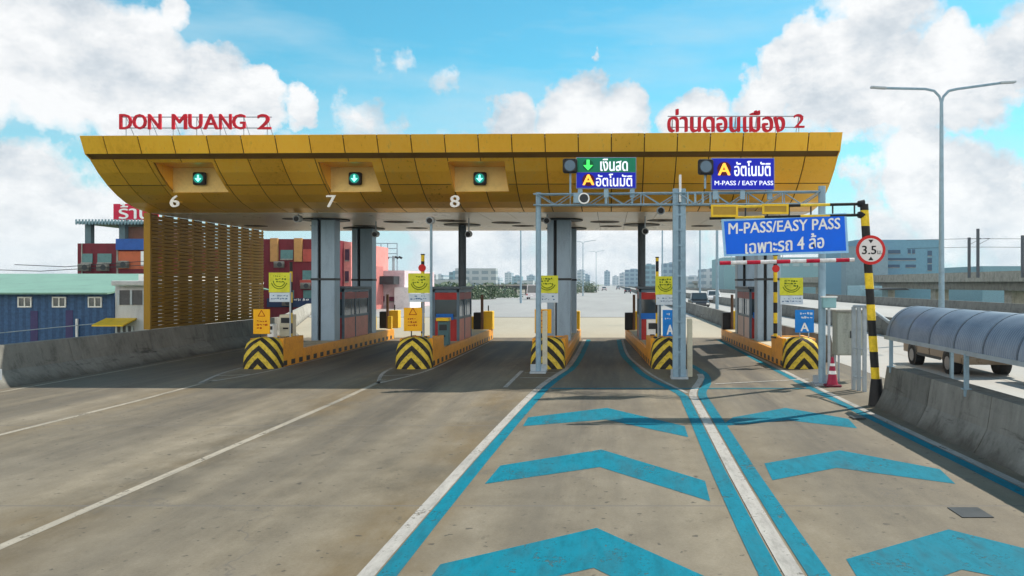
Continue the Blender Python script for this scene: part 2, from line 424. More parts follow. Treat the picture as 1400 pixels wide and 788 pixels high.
for cx in (-11.55, -6.53):                       # gore outlines in front of the islands
    g = strip(smoothpts([(cx, 23.6), (cx-.62, 26.2), (cx-.72, 28)]), .11)+strip(smoothpts([(cx, 23.6), (cx+.62, 26.2), (cx+.72, 29.5), (cx+.70, 41)]), .11)+strip([(cx-.45, 25.5), (cx+.45, 25.9)], .11)
    flat('gore_marking', g, Z2, ROADWHITE)
flat('gore_marking', strip([(-2.85, 22.7), (-2.85, 27)], .12)+strip([(-2.7, 25), (-1.6, 25)], .1)+strip([(-2.7, 26.4), (-1.5, 26.4)], .1), Z2, ROADWHITE)
# left edge of the blue lane: white line with a cyan line inside it
la = smoothpts([(-2.45, -6), (-2.38, 8.26), (-2.02, 21.5), (-1.75, 25), (-1.35, 28.5), (-1.3, 42)])
flat('white_lane_line', strip(la, .17), Z3, ROADWHITE)
flat('cyan_lane_line', strip(shift(la, .20), .20), Z2, CYAN)
# between the two blue lanes
lb = [(1.72, -6), (1.72, 8.26), (2.02, 19.6), (2.05, 21.5)]
flat('white_lane_line', strip(smoothpts(lb+[(2.7, 24.8), (2.75, 26)]), .19), Z3+.002, ROADWHITE)
flat('cyan_lane_line', strip(smoothpts(shift(lb, -.23)+[(1.0, 25.2), (.75, 29), (.45, 33), (.4, 42)]), .22), Z3, CYAN)
flat('white_lane_line', strip(smoothpts([(1.95, 21.5), (1.3, 25.2), (.93, 29), (.62, 33), (.58, 42)]), .10), Z3+.003, ROADWHITE)
flat('cyan_lane_line', strip(smoothpts(shift(lb, .24)+[(2.72, 23.5), (2.95, 26), (2.75, 29)]), .22), Z3, CYAN)
# right edge
lr = smoothpts([(5.95, -6), (5.72, 11.6), (5.55, 21.9), (5.55, 28), (5.55, 42)])
flat('white_edge_line', strip(lr, .15), Z3, ROADWHITE)
flat('cyan_lane_line', strip(shift(lr, -.2), .2), Z2, CYAN)
flat('cyan_stop_line', strip([(-1.6, 22.4), (5.4, 22.4)], .16), Z3+.004, CYAN)
flat('white_stop_line', strip([(2.9, 23.4), (5.8, 24.6)], .14), Z3+.005, ROADWHITE)
def chev(pp, dy=0, dx=0):
    q = [G(*p) for p in pp]; q = [(x+dx, y+dy) for x, y in q]
    mbp = [[q[0], q[1], q[2], q[3]], [q[3], q[2], q[4], q[5]]]
    return mbp
# outline: left top, apex top, apex bottom, left bottom ... as two quads
def chevron(lt, ab, at, lb_, rt, rb, dy=0):
    P = {k: G(*v) for k, v in dict(lt=lt, ab=ab, at=at, lb=lb_, rt=rt, rb=rb).items()}
    P = {k: (v[0], v[1]+dy) for k, v in P.items()}
    flat('chevron_marking', [[P['lb'], P['ab'], P['at'], P['lt']], [P['ab'], P['rb'], P['rt'], P['at']]], Z2, CYAN)
chevron((722, 571), (828, 574), (830, 558), (715, 583), (936, 583), (941, 598))
chevron((684, 637), (820, 639), (822, 615), (663, 662), (964, 658), (971, 686))
chevron((684, 637), (820, 639), (822, 615), (663, 662), (964, 658), (971, 686), -4.55)
chevron((1002, 571), (1078, 575), (1074, 558), (985, 583), (1160, 573), (1172, 586))
chevron((1045, 634), (1144, 640), (1148, 616), (1056, 657), (1285, 642), (1306, 662))
chevron((1045, 634), (1144, 640), (1148, 616), (1056, 657), (1285, 642), (1306, 662), -4.55)
dc = MB().bb(4.2, 4.58, 10.05, 10.5, .004, .010); dc.build('drain_cover', DARKM, loc=(4.4, 10.3, 0), label='small black square drain cover set in the right lane near a chevron', cat='drain cover')
dc = MB().bb(5.0, 5.25, 17.3, 17.7, .018, .03); dc.build('drain_cover', DARKM, loc=(5.1, 17.5, 0), label='tiny dark drain cover beside the farthest chevron of the right lane', cat='drain cover')
# opposite carriageway lane lines
ol = []
for X in (11.4, 18.5, 22, 26, 30):
    for k in range(40): ol += strip([(X, 5+k*9), (X, 8+k*9)], .14)
flat('opposite_lane_dashes', ol, Z1, ROADWHITE)
fl = []
for X in (-17, -13, -9, -5, -1, 3):
    for k in range(60): fl += strip([(X*.9, 90+k*9), (X*.9, 93+k*9)], .14)
flat('far_lane_dashes', fl, Z1, ROADWHITE)

# ------------------------------------------------------------------ barriers
def jersey(name, pts, prof, mat, label, cat='barrier', joint=4.0):
    """pts: list of (X,Y); prof: list of (dx,z) facing +dx side"""
    mb = MB()
    loc = (pts[0][0], pts[0][1], 0)
    segs = []
    for (a, b) in zip(pts[:-1], pts[1:]):
        a, b = Vector(a), Vector(b); n = max(1, int(round((b-a).length/joint)))
        for i in range(n): segs.append((a.lerp(b, i/n), a.lerp(b, (i+1)/n)))
    for a, b in segs:
        d = (b-a).normalized(); nn = Vector((d.y, -d.x)); e = d*.012
        n = len(prof)
        va = [((a+e).x+nn.x*p[0], (a+e).y+nn.y*p[0], p[1]) for p in prof]
        vb = [((b-e).x+nn.x*p[0], (b-e).y+nn.y*p[0], p[1]) for p in prof]
        mb.add(va+vb, [tuple(range(n))[::-1], tuple(range(n, 2*n))]+[(i, (i+1) % n, (i+1) % n+n, i+n) for i in range(n)])
    return mb.build(name, mat, loc=loc, label=label, cat=cat)
JL = [(.75, 0), (.62, .10), (.30, .42), (.12, 1.10), (-.12, 1.10), (-.15, 0)]
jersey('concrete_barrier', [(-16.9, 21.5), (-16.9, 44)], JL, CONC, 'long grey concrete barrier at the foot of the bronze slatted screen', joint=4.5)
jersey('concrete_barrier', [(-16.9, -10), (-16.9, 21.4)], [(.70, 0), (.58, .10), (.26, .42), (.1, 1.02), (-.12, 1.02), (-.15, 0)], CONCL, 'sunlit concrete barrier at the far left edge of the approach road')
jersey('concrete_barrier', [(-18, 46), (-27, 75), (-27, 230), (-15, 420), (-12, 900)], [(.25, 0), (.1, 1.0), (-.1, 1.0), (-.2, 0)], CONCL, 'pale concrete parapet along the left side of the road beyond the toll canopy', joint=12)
JR = [(-.30, 0), (-.22, .12), (-.08, .4), (0, .93), (.42, .93), (.5, .4), (.62, 0)]
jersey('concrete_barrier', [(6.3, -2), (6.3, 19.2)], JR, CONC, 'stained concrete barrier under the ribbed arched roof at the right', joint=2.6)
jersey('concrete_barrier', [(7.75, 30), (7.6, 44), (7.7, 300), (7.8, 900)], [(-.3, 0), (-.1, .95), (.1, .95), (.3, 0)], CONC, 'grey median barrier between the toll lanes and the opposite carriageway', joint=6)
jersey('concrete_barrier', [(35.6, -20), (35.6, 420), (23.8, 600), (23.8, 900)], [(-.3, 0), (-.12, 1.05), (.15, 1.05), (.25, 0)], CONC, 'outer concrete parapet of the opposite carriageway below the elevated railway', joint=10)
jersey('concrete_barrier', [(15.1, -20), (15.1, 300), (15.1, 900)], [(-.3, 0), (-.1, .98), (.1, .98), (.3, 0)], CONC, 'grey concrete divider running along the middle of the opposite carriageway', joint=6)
# small things set on the left barrier
MB().box((-16.42, 22.2, .35), (.06, .9, .3)).build('drain_box', GREYM, loc=(-16.42, 22.2, .35), label='grey metal box set low in the left concrete barrier', cat='box')

# ------------------------------------------------------------------ canopy
PROF = [(26.98, 7.54), (27.25, 6.99), (27.52, 6.86), (27.95, 6.48), (28.48, 6.12), (29.0, 5.85), (29.55, 5.64), (30.25, 5.49), (31.06, 5.40)]
XL, XR = -17.04, 7.26
SK = .0267
def yz(z):
    for (y0, z0), (y1, z1) in zip(PROF[:-1], PROF[1:]):
        if z1 <= z <= z0: return y0+(y1-y0)*(z0-z)/(z0-z1)
    return PROF[-1][0] if z < 5.41 else PROF[0][0]
def sk(x, y): return y-SK*(x-XL)
can = thing('toll_canopy', 'long gold panelled toll plaza canopy with curved underside on grey columns', 'canopy', (-4.9, 34.5, 0))
seams = [XL]
xp, step = 136.0, 48.2
while True:
    X = (xp-CX)/F*26.8
    if X > XR-.3: break
    seams.append(X); xp += step; step -= .22
seams.append(XR)
niches = [(-15.0, -13.05, 5.92, 6.77), (-9.55, -7.78, 5.92, 6.77), (-5.30, -3.45, 5.92, 6.77)]
def minus(r, holes):
    out = [r]
    for h in holes:
        nx = []
        for a in out:
            x0, x1, z0, z1 = a; hx0, hx1, hz0, hz1 = h
            if hx0 >= x1 or hx1 <= x0 or hz0 >= z1 or hz1 <= z0: nx.append(a); continue
            if hz1 < z1: nx.append((x0, x1, hz1, z1))
            if hz0 > z0: nx.append((x0, x1, z0, hz0))
            za, zb = max(z0, hz0), min(z1, hz1)
            if hx0 > x0: nx.append((x0, hx0, za, zb))
            if hx1 < x1: nx.append((hx1, x1, za, zb))
        out = nx
    return out
def slab(mb, r, off0=None, th=.03):
    if off0 is None: off0 = random.uniform(0, .010)
    x0, x1, z0, z1 = r
    zs = [z1]+[z for _, z in PROF if z0+.01 < z < z1-.01]+[z0]
    V = []
    for z in zs:
        y = yz(z)
        for d in (off0, off0+th):
            V += [(x0, sk(x0, y+d), z+d*.3), (x1, sk(x1, y+d), z+d*.3)]
    Fs = []
    for i in range(len(zs)-1):
        a = i*4; b = a+4
        Fs += [(a, a+1, b+1, b), (a+2, b+2, b+3, a+3), (a, b, b+2, a+2), (a+1, a+3, b+3, b+1)]
    n = (len(zs)-1)*4
    Fs += [(0, 2, 3, 1), (n, n+1, n+3, n+2)]
    mb.add(V, Fs)
g = .018
top = MB(); skin = MB(); back = MB()
for a, b in zip(seams[:-1], seams[1:]):
    slab(top, (a+g, b-g, 7.0, 7.54))
    for z0, z1 in ((6.12+g*.6, 6.86), (5.405, 6.12-g*.6)):
        for r in minus((a+g, b-g, z0, z1), niches): slab(skin, r)
top.build('upper_fascia', GOLD, can); skin.build('curved_panel_skin', GOLD, can)
for r in minus((XL+.03, XR-.03, 5.405, 7.52), niches): slab(back, r, .045, .05)
back.build('panel_backing', M('brown_seam', (.15, .085, .02), .7), can)
# roof, soffit, ends, back
rf = MB()
def quadbox(mb, x0, x1, y0, y1, z0, z1):
    V = [(x0, sk(x0, y0), z0), (x1, sk(x1, y0), z0), (x1, sk(x1, y1), z0), (x0, sk(x0, y1), z0)]
    V += [(a, b, z1) for a, b, _ in V]
    mb.add(V, [(0, 3, 2, 1), (4, 5, 6, 7), (0, 1, 5, 4), (1, 2, 6, 5), (2, 3, 7, 6), (3, 0, 4, 7)])
quadbox(rf, XL+.04, XR-.04, 27.06, 45.6, 7.44, 7.50)
rf.build('roof_deck', M('roof_deck_grey', (.3, .3, .3), .7), can)
bk = MB(); RP = [(41.55, 5.40), (42.4, 5.49), (43.1, 5.64), (43.65, 5.85), (44.2, 6.12), (44.7, 6.48), (45.15, 6.86), (45.7, 7.54)]
for (ya, za), (yb2, zb3) in zip(RP[:-1], RP[1:]):
    V = [(XL+.03, sk(XL, ya), za), (XR-.03, sk(XR, ya), za), (XR-.03, sk(XR, yb2), zb3), (XL+.03, sk(XL, yb2), zb3)]
    V += [(a, b-.05, c+.04) for a, b, c in V]
    bk.add(V, [(0, 3, 2, 1), (4, 5, 6, 7), (0, 1, 5, 4), (1, 2, 6, 5), (2, 3, 7, 6), (3, 0, 4, 7)])
bk.build('rear_fascia', GOLD, can)
sf = MB()
nx = 22
for i in range(nx):
    for j in range(6):
        x0 = XL+.05+(XR-XL-.1)*i/nx; x1 = XL+.05+(XR-XL-.1)*(i+1)/nx; y0 = 31.08+j*1.73; y1 = y0+1.715
        quadbox(sf, x0+.008, x1-.008, y0, y1, 5.40, 5.43)
sf.build('ceiling_panels', CREAMCEIL, can)
sb = MB(); quadbox(sb, XL+.05, XR-.05, 31.1, 41.5, 5.44, 5.47); sb.build('ceiling_backing', M('dark_seam', (.1, .1, .1)), can)
for X, s in ((XL, 1), (XR, -1)):
    e = MB(); pr = [(sk(X, y), z) for y, z in PROF]+[(sk(X, y), z) for y, z in RP]
    e.prism(pr, 'x', X, X+s*.03); e.build('end_panel', GOLD, can)
for x0, x1, z0, z1 in niches:
    nb = MB(); yb = sk(x0, yz(z0))+.02
    nb.bb(x0, x1, yb, yb+.04, z0, z1)
    nb.build('niche_panel', NICHE, can)
    ns = MB()
    for xx, d in ((x0, -.03), (x1, .03)):
        p = [(yz(z)-SK*(xx-XL)+.01, z) for z in (z1, 6.6, 6.48, 6.3, 6.12, 6.0, z0)]+[(yb+.04, z0), (yb+.04, z1)]
        ns.prism(p, 'x', xx, xx+d)
    ns.bb(x0, x1, sk(x0, yz(z1))+.04, yb+.03, z1, z1+.03)
    ns.build('niche_lining', GOLD, can)
# painted lane numbers on the curved skin
for t, px in (('6', 238), ('7', 454), ('8', 623.5)):
    X = (px-CX)/F*28.7; yy = sk(X, 28.82)
    mb = text_mb(t, X, yy, 2.8+(388-275.5)/F*yy, .30, .40, .03, .04)
    mb.build('lane_number', WHITE, can)
    st = MB(); st.cyl((X, yy, 2.8+(388-275)/F*yy), (X, yy+.5, 2.8+(388-275)/F*yy), .02, 6); st.build('number_bracket', GOLD, can)
# soffit downlights: dark round openings
for x, y in ((408, 299.5), (500, 309), (545, 303.5), (617, 302), (692, 304.5), (715, 309), (765, 308), (827, 303.5), (835, 309.5), (905, 301.5), (960, 309), (1005, 303), (440, 309), (350, 309), (570, 312)):
    Y = 2.6*F/(388-y); X = (x-CX)/F*Y; r = .62 if y < 308 else .5
    d = MB(); d.cyl((X, Y, 5.395), (X, Y, 5.385), r, 28); d.cyl((X, Y, 5.385), (X, Y, 5.37), r*.25, 16)
    d.build('round_downlight', M('downlight_opening', (.05, .04, .03), .6), can)
# columns
def big_column(X, Y):
    c = MB()
    c.bb(X-.47, X-.21, Y-.35, Y+.35, .45, 5.42)
    c.bb(X-.09, X+.47, Y-.35, Y+.35, .45, 5.42)
    o = c.build('column', STEELBLUE, can, bevel=.02)
    k = MB().bb(X-.22, X-.08, Y-.22, Y+.22, .45, 5.42); k.build('recess_strip', BLACK, o)
    k = MB().bb(X-.49, X+.49, Y-.37, Y+.37, 2.93, 3.02); k.build('collar_band', DARKM, o)
    k = MB().cyl((X, Y, 5.394), (X, Y, 5.35), .95, 32); k.build('ceiling_collar', DARKM, o)
for X in (-11.55, -2.08, 6.35): big_column(X, 34.1); big_column(X, 39.4)
for X in (-6.53, 1.36):
    c = MB().cyl((X, 37, .4), (X, 37, 5.42), .17, 20); o = c.build('round_column', M('slate_column', (.08, .10, .12), .45, .2), can, smooth=True)
    MB().cyl((X, 37, 5.394), (X, 37, 5.36), .8, 28).build('ceiling_collar', DARKM, o)

# rooftop lettering
LETRED = M('letter_red', (.55, .012, .03), .45)
def roof_sign(words, label, z0, h, y, rails):
    x0 = min(w[1] for w in words); x1 = max(w[2] for w in words)
    t = thing('rooftop_sign', label, 'sign', ((x0+x1)/2, y, 7.54))
    for txt, a, b, hh, zz, nm in words:
        o = text_mb(txt, (a+b)/2, y, zz, b-a, hh, .07, .032 if len(txt) > 3 else .022).build(nm, LETRED, t)
    r = MB()
    for z in rails: r.cyl((x0, y+.04, z), (x1, y+.04, z), .018, 6)
    r.build('support_rail', GREYM, t)
    p = MB(); n = 7
    for i in range(n):
        X = x0+.15+(x1-x0-.3)*i/(n-1)
        p.cyl((X, y+.05, 7.48), (X, y+.05, rails[1]), .015, 6); p.cyl((X, y+.05, rails[1]), (X, y+.7, 7.48), .012, 6)
    p.build('support_strut', GREYM, t)
Yr = 27.35
def xz(x, y, Y=Yr): v = W(x, y, Y); return v.x, v.z
wd = []
for ch, a, b in (('D', 165, 181), ('O', 183, 201), ('N', 204, 221), ('M', 236.5, 256), ('U', 259, 277), ('A', 279.5, 299), ('N', 301, 317), ('G', 319, 336), ('2', 353, 371)):
    wd.append((ch, xz(a, 0)[0], xz(b, 0)[0], (177.5-157)/F*Yr, xz(0, 167)[1], 'letter'))
roof_sign(wd, 'red roman capital letters on thin rails above the left end of the gold canopy', 0, 0, Yr, (xz(0, 175)[1], xz(0, 160)[1]))
Yr2 = 26.9
th = []
def x2(x): return (x-CX)/F*Yr2
def z2(y): return H+(CY-y)/F*Yr2
th.append(('ด่านดอนเมือง', x2(913), x2(1072), (181-150)/F*Yr2, z2(165.5), 'lettering'))
th.append(('2', x2(1085), x2(1099), (175.5-157)/F*Yr2, z2(166), 'lettering'))
roof_sign(th, 'red thai lettering on thin rails above the right end of the gold canopy', 0, 0, Yr2, (z2(174), z2(159)))

# side screen of bronze slats
ls = thing('slatted_screen', 'tall bronze slatted screen wall closing the left side of the toll plaza', 'screen wall', (-17.2, 36, 1.1))
fr = MB(); sl = MB()
ys = [31.2+i*1.15 for i in range(10)]
for y in ys:
    fr.bb(-17.24, -17.18, y-.04, y+.04, 1.1, 5.42)
fr.bb(-17.27, -17.03, 31.1, 31.2, 1.1, 5.42)
z = 1.16
k = 0
while z < 5.4:
    for i in range(len(ys)-1):
        y0, y1 = ys[i]-.03, ys[i+1]-.04
        sl.box((-17.15, (y0+y1)/2, z), (.03, y1-y0, .122 if k % 4 in (0, 3) or (k//4+i) % 3 else .117), ry=R(22))
    z += .142; k += 1
fr.build('post', LATTICE, ls); sl.build('slats', LATTICE, ls)
q = MB()
for i in range(len(ys)-1): q.bb(-17.26, -17.23, ys[i]+.03, ys[i+1]-.33, 1.1, 5.42)
q.build('backing_sheet', M('bronze_backing', (.12, .07, .015), .6, .2), ls)

# ------------------------------------------------------------------ lane signals in niches
def signal(X, Y, Z, label, lit=True, group='lane signals under the canopy'):
    t = thing('lane_signal', label, 'traffic light', (X, Y, Z), group)
    m = MB().box((X, Y-.10, Z), (.44, .18, .44)); m.build('housing', BLACK, t, bevel=.06)
    lens = MB().cyl((X, Y-.20, Z), (X, Y-.215, Z), .16, 24)
    lens.build('lens', M('signal_lens_green', (.0, .30, .25), .2, emit=.35) if lit else M('signal_lens_dark', (.10, .16, .22), .2), t)
    MB().cyl((X, Y-.19, Z), (X, Y-.205, Z), .185, 24).build('lens_ring', DARKM, t)
    if lit:
        a = MB()
        a.bb(X-.028, X+.028, Y-.226, Y-.22, Z-.02, Z+.11)
        a.prism([(X-.11, Z+.0), (X+.11, Z+.0), (X, Z-.12)], 'y', Y-.227, Y-.221)
        a.build('arrow', M('arrow_lit', (.25, 1.0, .85), emit=1.6), t)
    b = MB().cyl((X, Y-.01, Z), (X, Y+.15, Z), .05, 8); b.build('bracket', DARKM, t)
    return t
for px, n, l in ((275, 0, 'green arrow signal in the leftmost gold niche above number 6'), (487, 1, 'green arrow signal in the middle gold niche beside number 7'), (657, 2, 'green arrow signal in the right gold niche above number 8')):
    x0 = niches[n][0]; yb = sk(x0, yz(5.92)); X = (px-CX)/F*yb; signal(X, yb, H+(CY-245)/F*yb, l)

# ------------------------------------------------------------------ toll islands
def island_proto():
    t = thing('toll_island', 'x', 'traffic island', (0, 0, 0), 'toll islands between the lanes')
    n = MB()                                     # nose with a rounded plan and an arched top
    rows = []
    for (z, w, y0) in ((0, .56, 0.0), (.25, .56, .0), (.6, .55, .05), (.82, .50, .12), (.95, .40, .22), (1.01, .25, .34)):
        ring = []
        for a in range(9):
            t_ = -PI/2+PI*a/8
            ring.append((w*math.sin(t_) if True else 0, y0+.22*(1-math.cos(t_)), z))
        ring += [(w, .75, z), (-w, .75, z)]
        rows.append(ring)
    m = len(rows[0])
    V = [p for r in rows for p in r]; Fs = []
    for i in range(len(rows)-1):
        for j in range(m): Fs.append((i*m+j, i*m+(j+1) % m, (i+1)*m+(j+1) % m, (i+1)*m+j))
    Fs += [tuple(range(m))[::-1], tuple(range((len(rows)-1)*m, len(rows)*m))]
    n.add(V, Fs); n.build('nose', CHEV, t, smooth=True)
    b = MB()
    b.bb(-.56, -.42, .752, 2.6, 0, .96); b.bb(.42, .56, .752, 2.6, 0, .96); b.bb(-.42, .42, 2.45, 2.6, 0, .94)
    b.bb(-.56, .56, 2.602, 15.2, 0, .50)
    b.build('kerb_wall', ISLAND, t, bevel=.015)
    d = MB().bb(-.42, .42, .752, 2.45, .01, .90); d.bb(-.46, .46, 2.7, 15.1, .5, .515); d.build('deck', M('island_deck', (.45, .40, .30), .8, var=.3), t)
    f = MB().bb(-.52, .52, .35, .55, 1.0, 1.03) if False else None
    for xx in (-.5, .3): MB().bb(xx, xx+.2, 14.9, 15.1, .5, 1.15).build('end_bollard', YELLOW, t, bevel=.02)
    return t
isl = island_proto()
ILAB = ['orange island with striped nose at the leftmost lane beside the slatted screen', 'orange island with striped nose carrying the thin post and blue booth left of centre',
        'orange island with striped nose behind the left gantry post', 'orange island with striped nose behind the thick middle gantry post', 'sunlit orange island with striped nose nearest the traffic cone']
IX = [(-11.55, 0), (-6.53, 0), (-2.08, 0), (1.93, 2.4), (6.33, .6)]
for i, (x, rz) in enumerate(IX):
    o = isl if i == 0 else copy_tree(isl)
    o.location = (x, 27.5, 0); o.rotation_euler.z = R(rz); o['label'] = ILAB[i]

# ------------------------------------------------------------------ booths
def booth(X, Y0, length, label, w=1.06, front='red', side=PINK):
    t = thing('toll_booth', label, 'toll booth', (X, Y0+length/2, .5), 'toll booths on the islands')
    h = w/2; Y1 = Y0+length; z0 = .516
    fr_ = MB()
    for xx in (X-h+.05, X+h-.05):
        for yy in (Y0+.05, Y0+length*.45, Y1-.05): fr_.box((xx, yy, 1.55), (.1, .1, 2.06))
    fr_.bb(X-h, X+h, Y0, Y1, 2.45, 2.58); fr_.bb(X-h+.002, X+h-.002, Y0+.002, Y1-.002, 1.38, 1.48)
    fr_.build('frame', BOOTHGREY, t, bevel=.01)
    MB().bb(X-h-.08, X+h+.08, Y0-.12, Y1+.1, 2.582, 2.68).build('roof', M('booth_roof', (.09, .12, .15), .5), t, bevel=.015)
    MB().bb(X-h+.1, X+h-.1, Y0+.02, Y0+.05, z0, 1.38).build('front_panel', DRED, t)
    MB().bb(X-h+.1, X+h-.1, Y0+.0, Y0+.03, 2.16, 2.44).build('red_header', DRED, t)
    s = MB(); s.bb(X-h+.02, X-h+.05, Y0+.1, Y1-.1, z0, 1.38); s.bb(X+h-.05, X+h-.02, Y0+.1, Y1-.1, z0, 1.38); s.bb(X-h+.1, X+h-.1, Y1-.05, Y1-.02, z0, 1.38)
    s.build('side_panel', side, t)
    s = MB(); s.bb(X-h+.0, X-h+.03, Y0+.1, Y1-.1, 2.16, 2.44); s.bb(X+h-.03, X+h, Y0+.1, Y1-.1, 2.16, 2.44); s.build('side_header', M('dull_red_panel', (.30, .07, .07), .5), t)
    g_ = MB(); g_.bb(X-h+.1, X+h-.1, Y0+.03, Y0+.04, 1.48, 2.16); g_.build('front_window', GLASS, t)
    for xx in (X-h+.03, X+h-.04):
        g_ = MB(); g_.bb(xx, xx+.01, Y0+.1, Y1-.1, 1.48, 2.16); o = g_.build('side_window', GLASS, t)
        q = MB()
        for k in (.3, .62): q.bb(xx-.01, xx+.02, Y0+length*k-.02, Y0+length*k+.02, 1.48, 2.16)
        q.build('mullion', BOOTHGREY, o)
    MB().bb(X-.38, X+.3, Y0-.03, Y0-.005, 1.36, 1.60).build('blue_notice', M('blue_notice', (.01, .13, .50), .5), t)
    c = MB(); c.bb(X-.36, X-.2, Y0+.6, Y0+.8, 1.5, 2.0); c.bb(X-.1, X+.2, Y0+.9, Y0+1.1, 1.5, 1.75); c.build('equipment', CREAMP, t)
    return t
booth(-11.55, 34.75, 3.6, 'blue grey booth with salmon side between the two left steel columns')
booth(-6.55, 33.4, 3.0, 'blue grey booth with red header and dark front window left of centre')
booth(1.60, 34.2, 2.6, 'small dark booth with red header behind the middle gantry post', w=.9)
booth(6.3, 35.0, 3.4, 'booth with pale side and red front panel on the sunlit right island', side=M('pale_pink_panel', (.66, .5, .46), .5))

# ------------------------------------------------------------------ things on the islands
def squiggles(mb, cx, y, cz, w, h, n, seed, thick=.018):
    rnd = random.Random(seed)
    for r in range(n):
        z = cz+h/2-(r+.5)*h/n; x = cx-w/2
        while x < cx+w/2-.03:
            l = rnd.uniform(.03, .09)
            if rnd.random() < .8: mb.box((min(x+l/2, cx+w/2), y, z+rnd.uniform(-.01, .01)), (l, .004, thick*rnd.uniform(.7, 2.2)), ry=rnd.uniform(-.3, .3))
            x += l+rnd.uniform(.01, .04)
def poster(x0, x1, y0, y1, y2, Y, label, polex=None, lime=LIME):
    a = W(x0, y0, Y); b = W(x1, y1, Y); c = W(x1, y2, Y)
    cx = (a.x+b.x)/2; px = cx if polex is None else (polex-CX)/F*Y
    t = thing('poster_stand', label, 'poster stand', (px, Y, .9), 'lime and white notice boards on the islands')
    MB().bb(a.x, b.x, Y, Y+.03, b.z, a.z).build('lime_board', lime, t, bevel=.004)
    s = MB(); w = b.x-a.x; hh = a.z-b.z
    for rr, k in ((.92, 7), (.70, 6)):           # curved dark green strokes
        pts = []
        for i in range(k+1):
            an = PI*1.1+PI*.8*i/k; pts.append((cx+math.cos(an)*w*.42*rr, Y-.004, (a.z+b.z)/2+.12*hh+math.sin(an)*hh*.48*rr))
        s.path(pts, .014, 5)
    squiggles(s, cx, Y-.003, (a.z+b.z)/2+hh*.18, w*.6, hh*.42, 3, int(x0), .028)
    s.build('lime_board_print', M('dark_green_print', (.10, .16, .01), .6), t)
    MB().bb(a.x+.02, b.x, Y+.002, Y+.028, c.z, b.z-.01).build('white_board', BOARDWHITE, t, bevel=.004)
    s = MB(); squiggles(s, cx, Y-.001, (b.z+c.z)/2, w*.8, (b.z-c.z)*.6, 2, int(x0)+5, .022)
    s.build('white_board_print', M('blue_grey_print', (.10, .18, .30), .6), t)
    MB().cyl((px, Y+.06, .88), (px, Y+.06, a.z), .03, 10).build('pole', GREYM, t)
    return t
poster(367.5, 396, 373, 400, 413, 29.0, 'lime and white notice board on the leftmost island beside the slatted screen', 396)
poster(558, 588, 374, 401, 413, 29.0, 'lime and white notice board left of centre, in front of the blue booth', 578, )
poster(733, 763, 377, 401, 414, 28.9, 'lime and white notice board in front of the central steel column', 758)
poster(896, 924, 378, 403, 417, 28.9, 'lime and white notice board left of the thick middle gantry post', 900)
poster(1066, 1098, 380, 404, 416.5, 28.9, 'lime and white notice board above the blue letter A sign on the right island', 1068)
def warn(x0, x1, y0, y1, Y, label):
    a = W(x0, y0, Y); b = W(x1, y1, Y); cx = (a.x+b.x)/2; w = b.x-a.x; hh = a.z-b.z
    t = thing('warning_board', label, 'warning board', (cx, Y, .95), 'orange warning boards on the island noses')
    MB().bb(a.x, b.x, Y, Y+.03, b.z, a.z).build('board', ORANGE, t, bevel=.02)
    s = MB(); zc = a.z-.2*hh; r = .13*w/.55
    pts = [(cx+r*math.cos(q), Y-.004, zc+r*math.sin(q)) for q in (PI/2, PI/2+2*PI/3, PI/2+4*PI/3, PI/2)]
    s.path(pts, .012, 5); squiggles(s, cx, Y-.003, (a.z+b.z)/2-.12*hh, w*.55, hh*.42, 3, int(x0), .03)
    s.build('print', M('rust_print', (.40, .06, .0), .6), t)
    p = MB(); p.cyl((cx-w*.1, Y+.05, .9), (cx-w*.1, Y+.05, a.z-.1), .02, 8); p.build('post', DARKM, t)
warn(346, 369, 423, 457, 28.0, 'orange warning board on the nose of the leftmost island')
warn(552, 577, 421, 453, 28.0, 'orange warning board on the island left of centre beside the black striped pole')
warn(731, 754, 423, 456, 28.05, 'orange warning board in front of the central steel column')
def stripedpole(px, ytop, Y, label, r=.07, lamp=False, base=.9):
    v = W(px, ytop, Y)
    t = thing('striped_pole', label, 'pole', (v.x, Y, base), 'yellow and black poles on the islands')
    MB().cyl((v.x, Y, base), (v.x, Y, v.z), r, 14).build('pole', POLEBY, t, smooth=True)
    MB().box((v.x, Y, base+.03), (.26, .26, .06)).build('base_plate', DARKM, t)
    if lamp:
        MB().cyl((v.x, Y-.08, v.z-.45), (v.x, Y-.12, v.z-.45), .13, 18).build('round_red_plate', RED, t)
    MB().cyl((v.x, Y, v.z), (v.x, Y, v.z+.04), r*1.2, 14).build('cap', BLACK, t)
stripedpole(398, 360, 29.35, 'slim striped pole behind the notice board of the leftmost island', .05)
stripedpole(578, 349, 29.35, 'striped pole with red round plate on the island left of centre', .06, True)
stripedpole(898.5, 353, 29.3, 'striped pole beside the notice board of the island right of centre', .055)
stripedpole(1060, 350, 29.35, 'striped pole with red round plate on the sunlit right island', .07, True)
def letter_a(x0, x1, y0, y1, Y, label):
    a = W(x0, y0, Y); b = W(x1, y1, Y); cx = (a.x+b.x)/2; w = b.x-a.x; hh = a.z-b.z
    t = thing('lane_sign', label, 'sign', (cx, Y, .9), 'blue letter A lane signs')
    MB().bb(a.x, b.x, Y, Y+.03, b.z, a.z).build('board', M('azure_sign', (.01, .20, .62), .5), t, bevel=.01)
    text_mb('A', cx, Y-.002, b.z+hh*.25, w*.42, hh*.36, .004, .04).build('letter', WHITE, t)
    s = MB(); squiggles(s, cx, Y-.003, a.z-hh*.24, w*.7, hh*.36, 2, int(x0), .035); s.build('small_marks', BOARDWHITE, t)
    for q_ in (-.15, .15): MB().cyl((cx+q_, Y+.05, .9), (cx+q_, Y+.05, a.z-.05), .02, 8).build('post', GREYM, t)
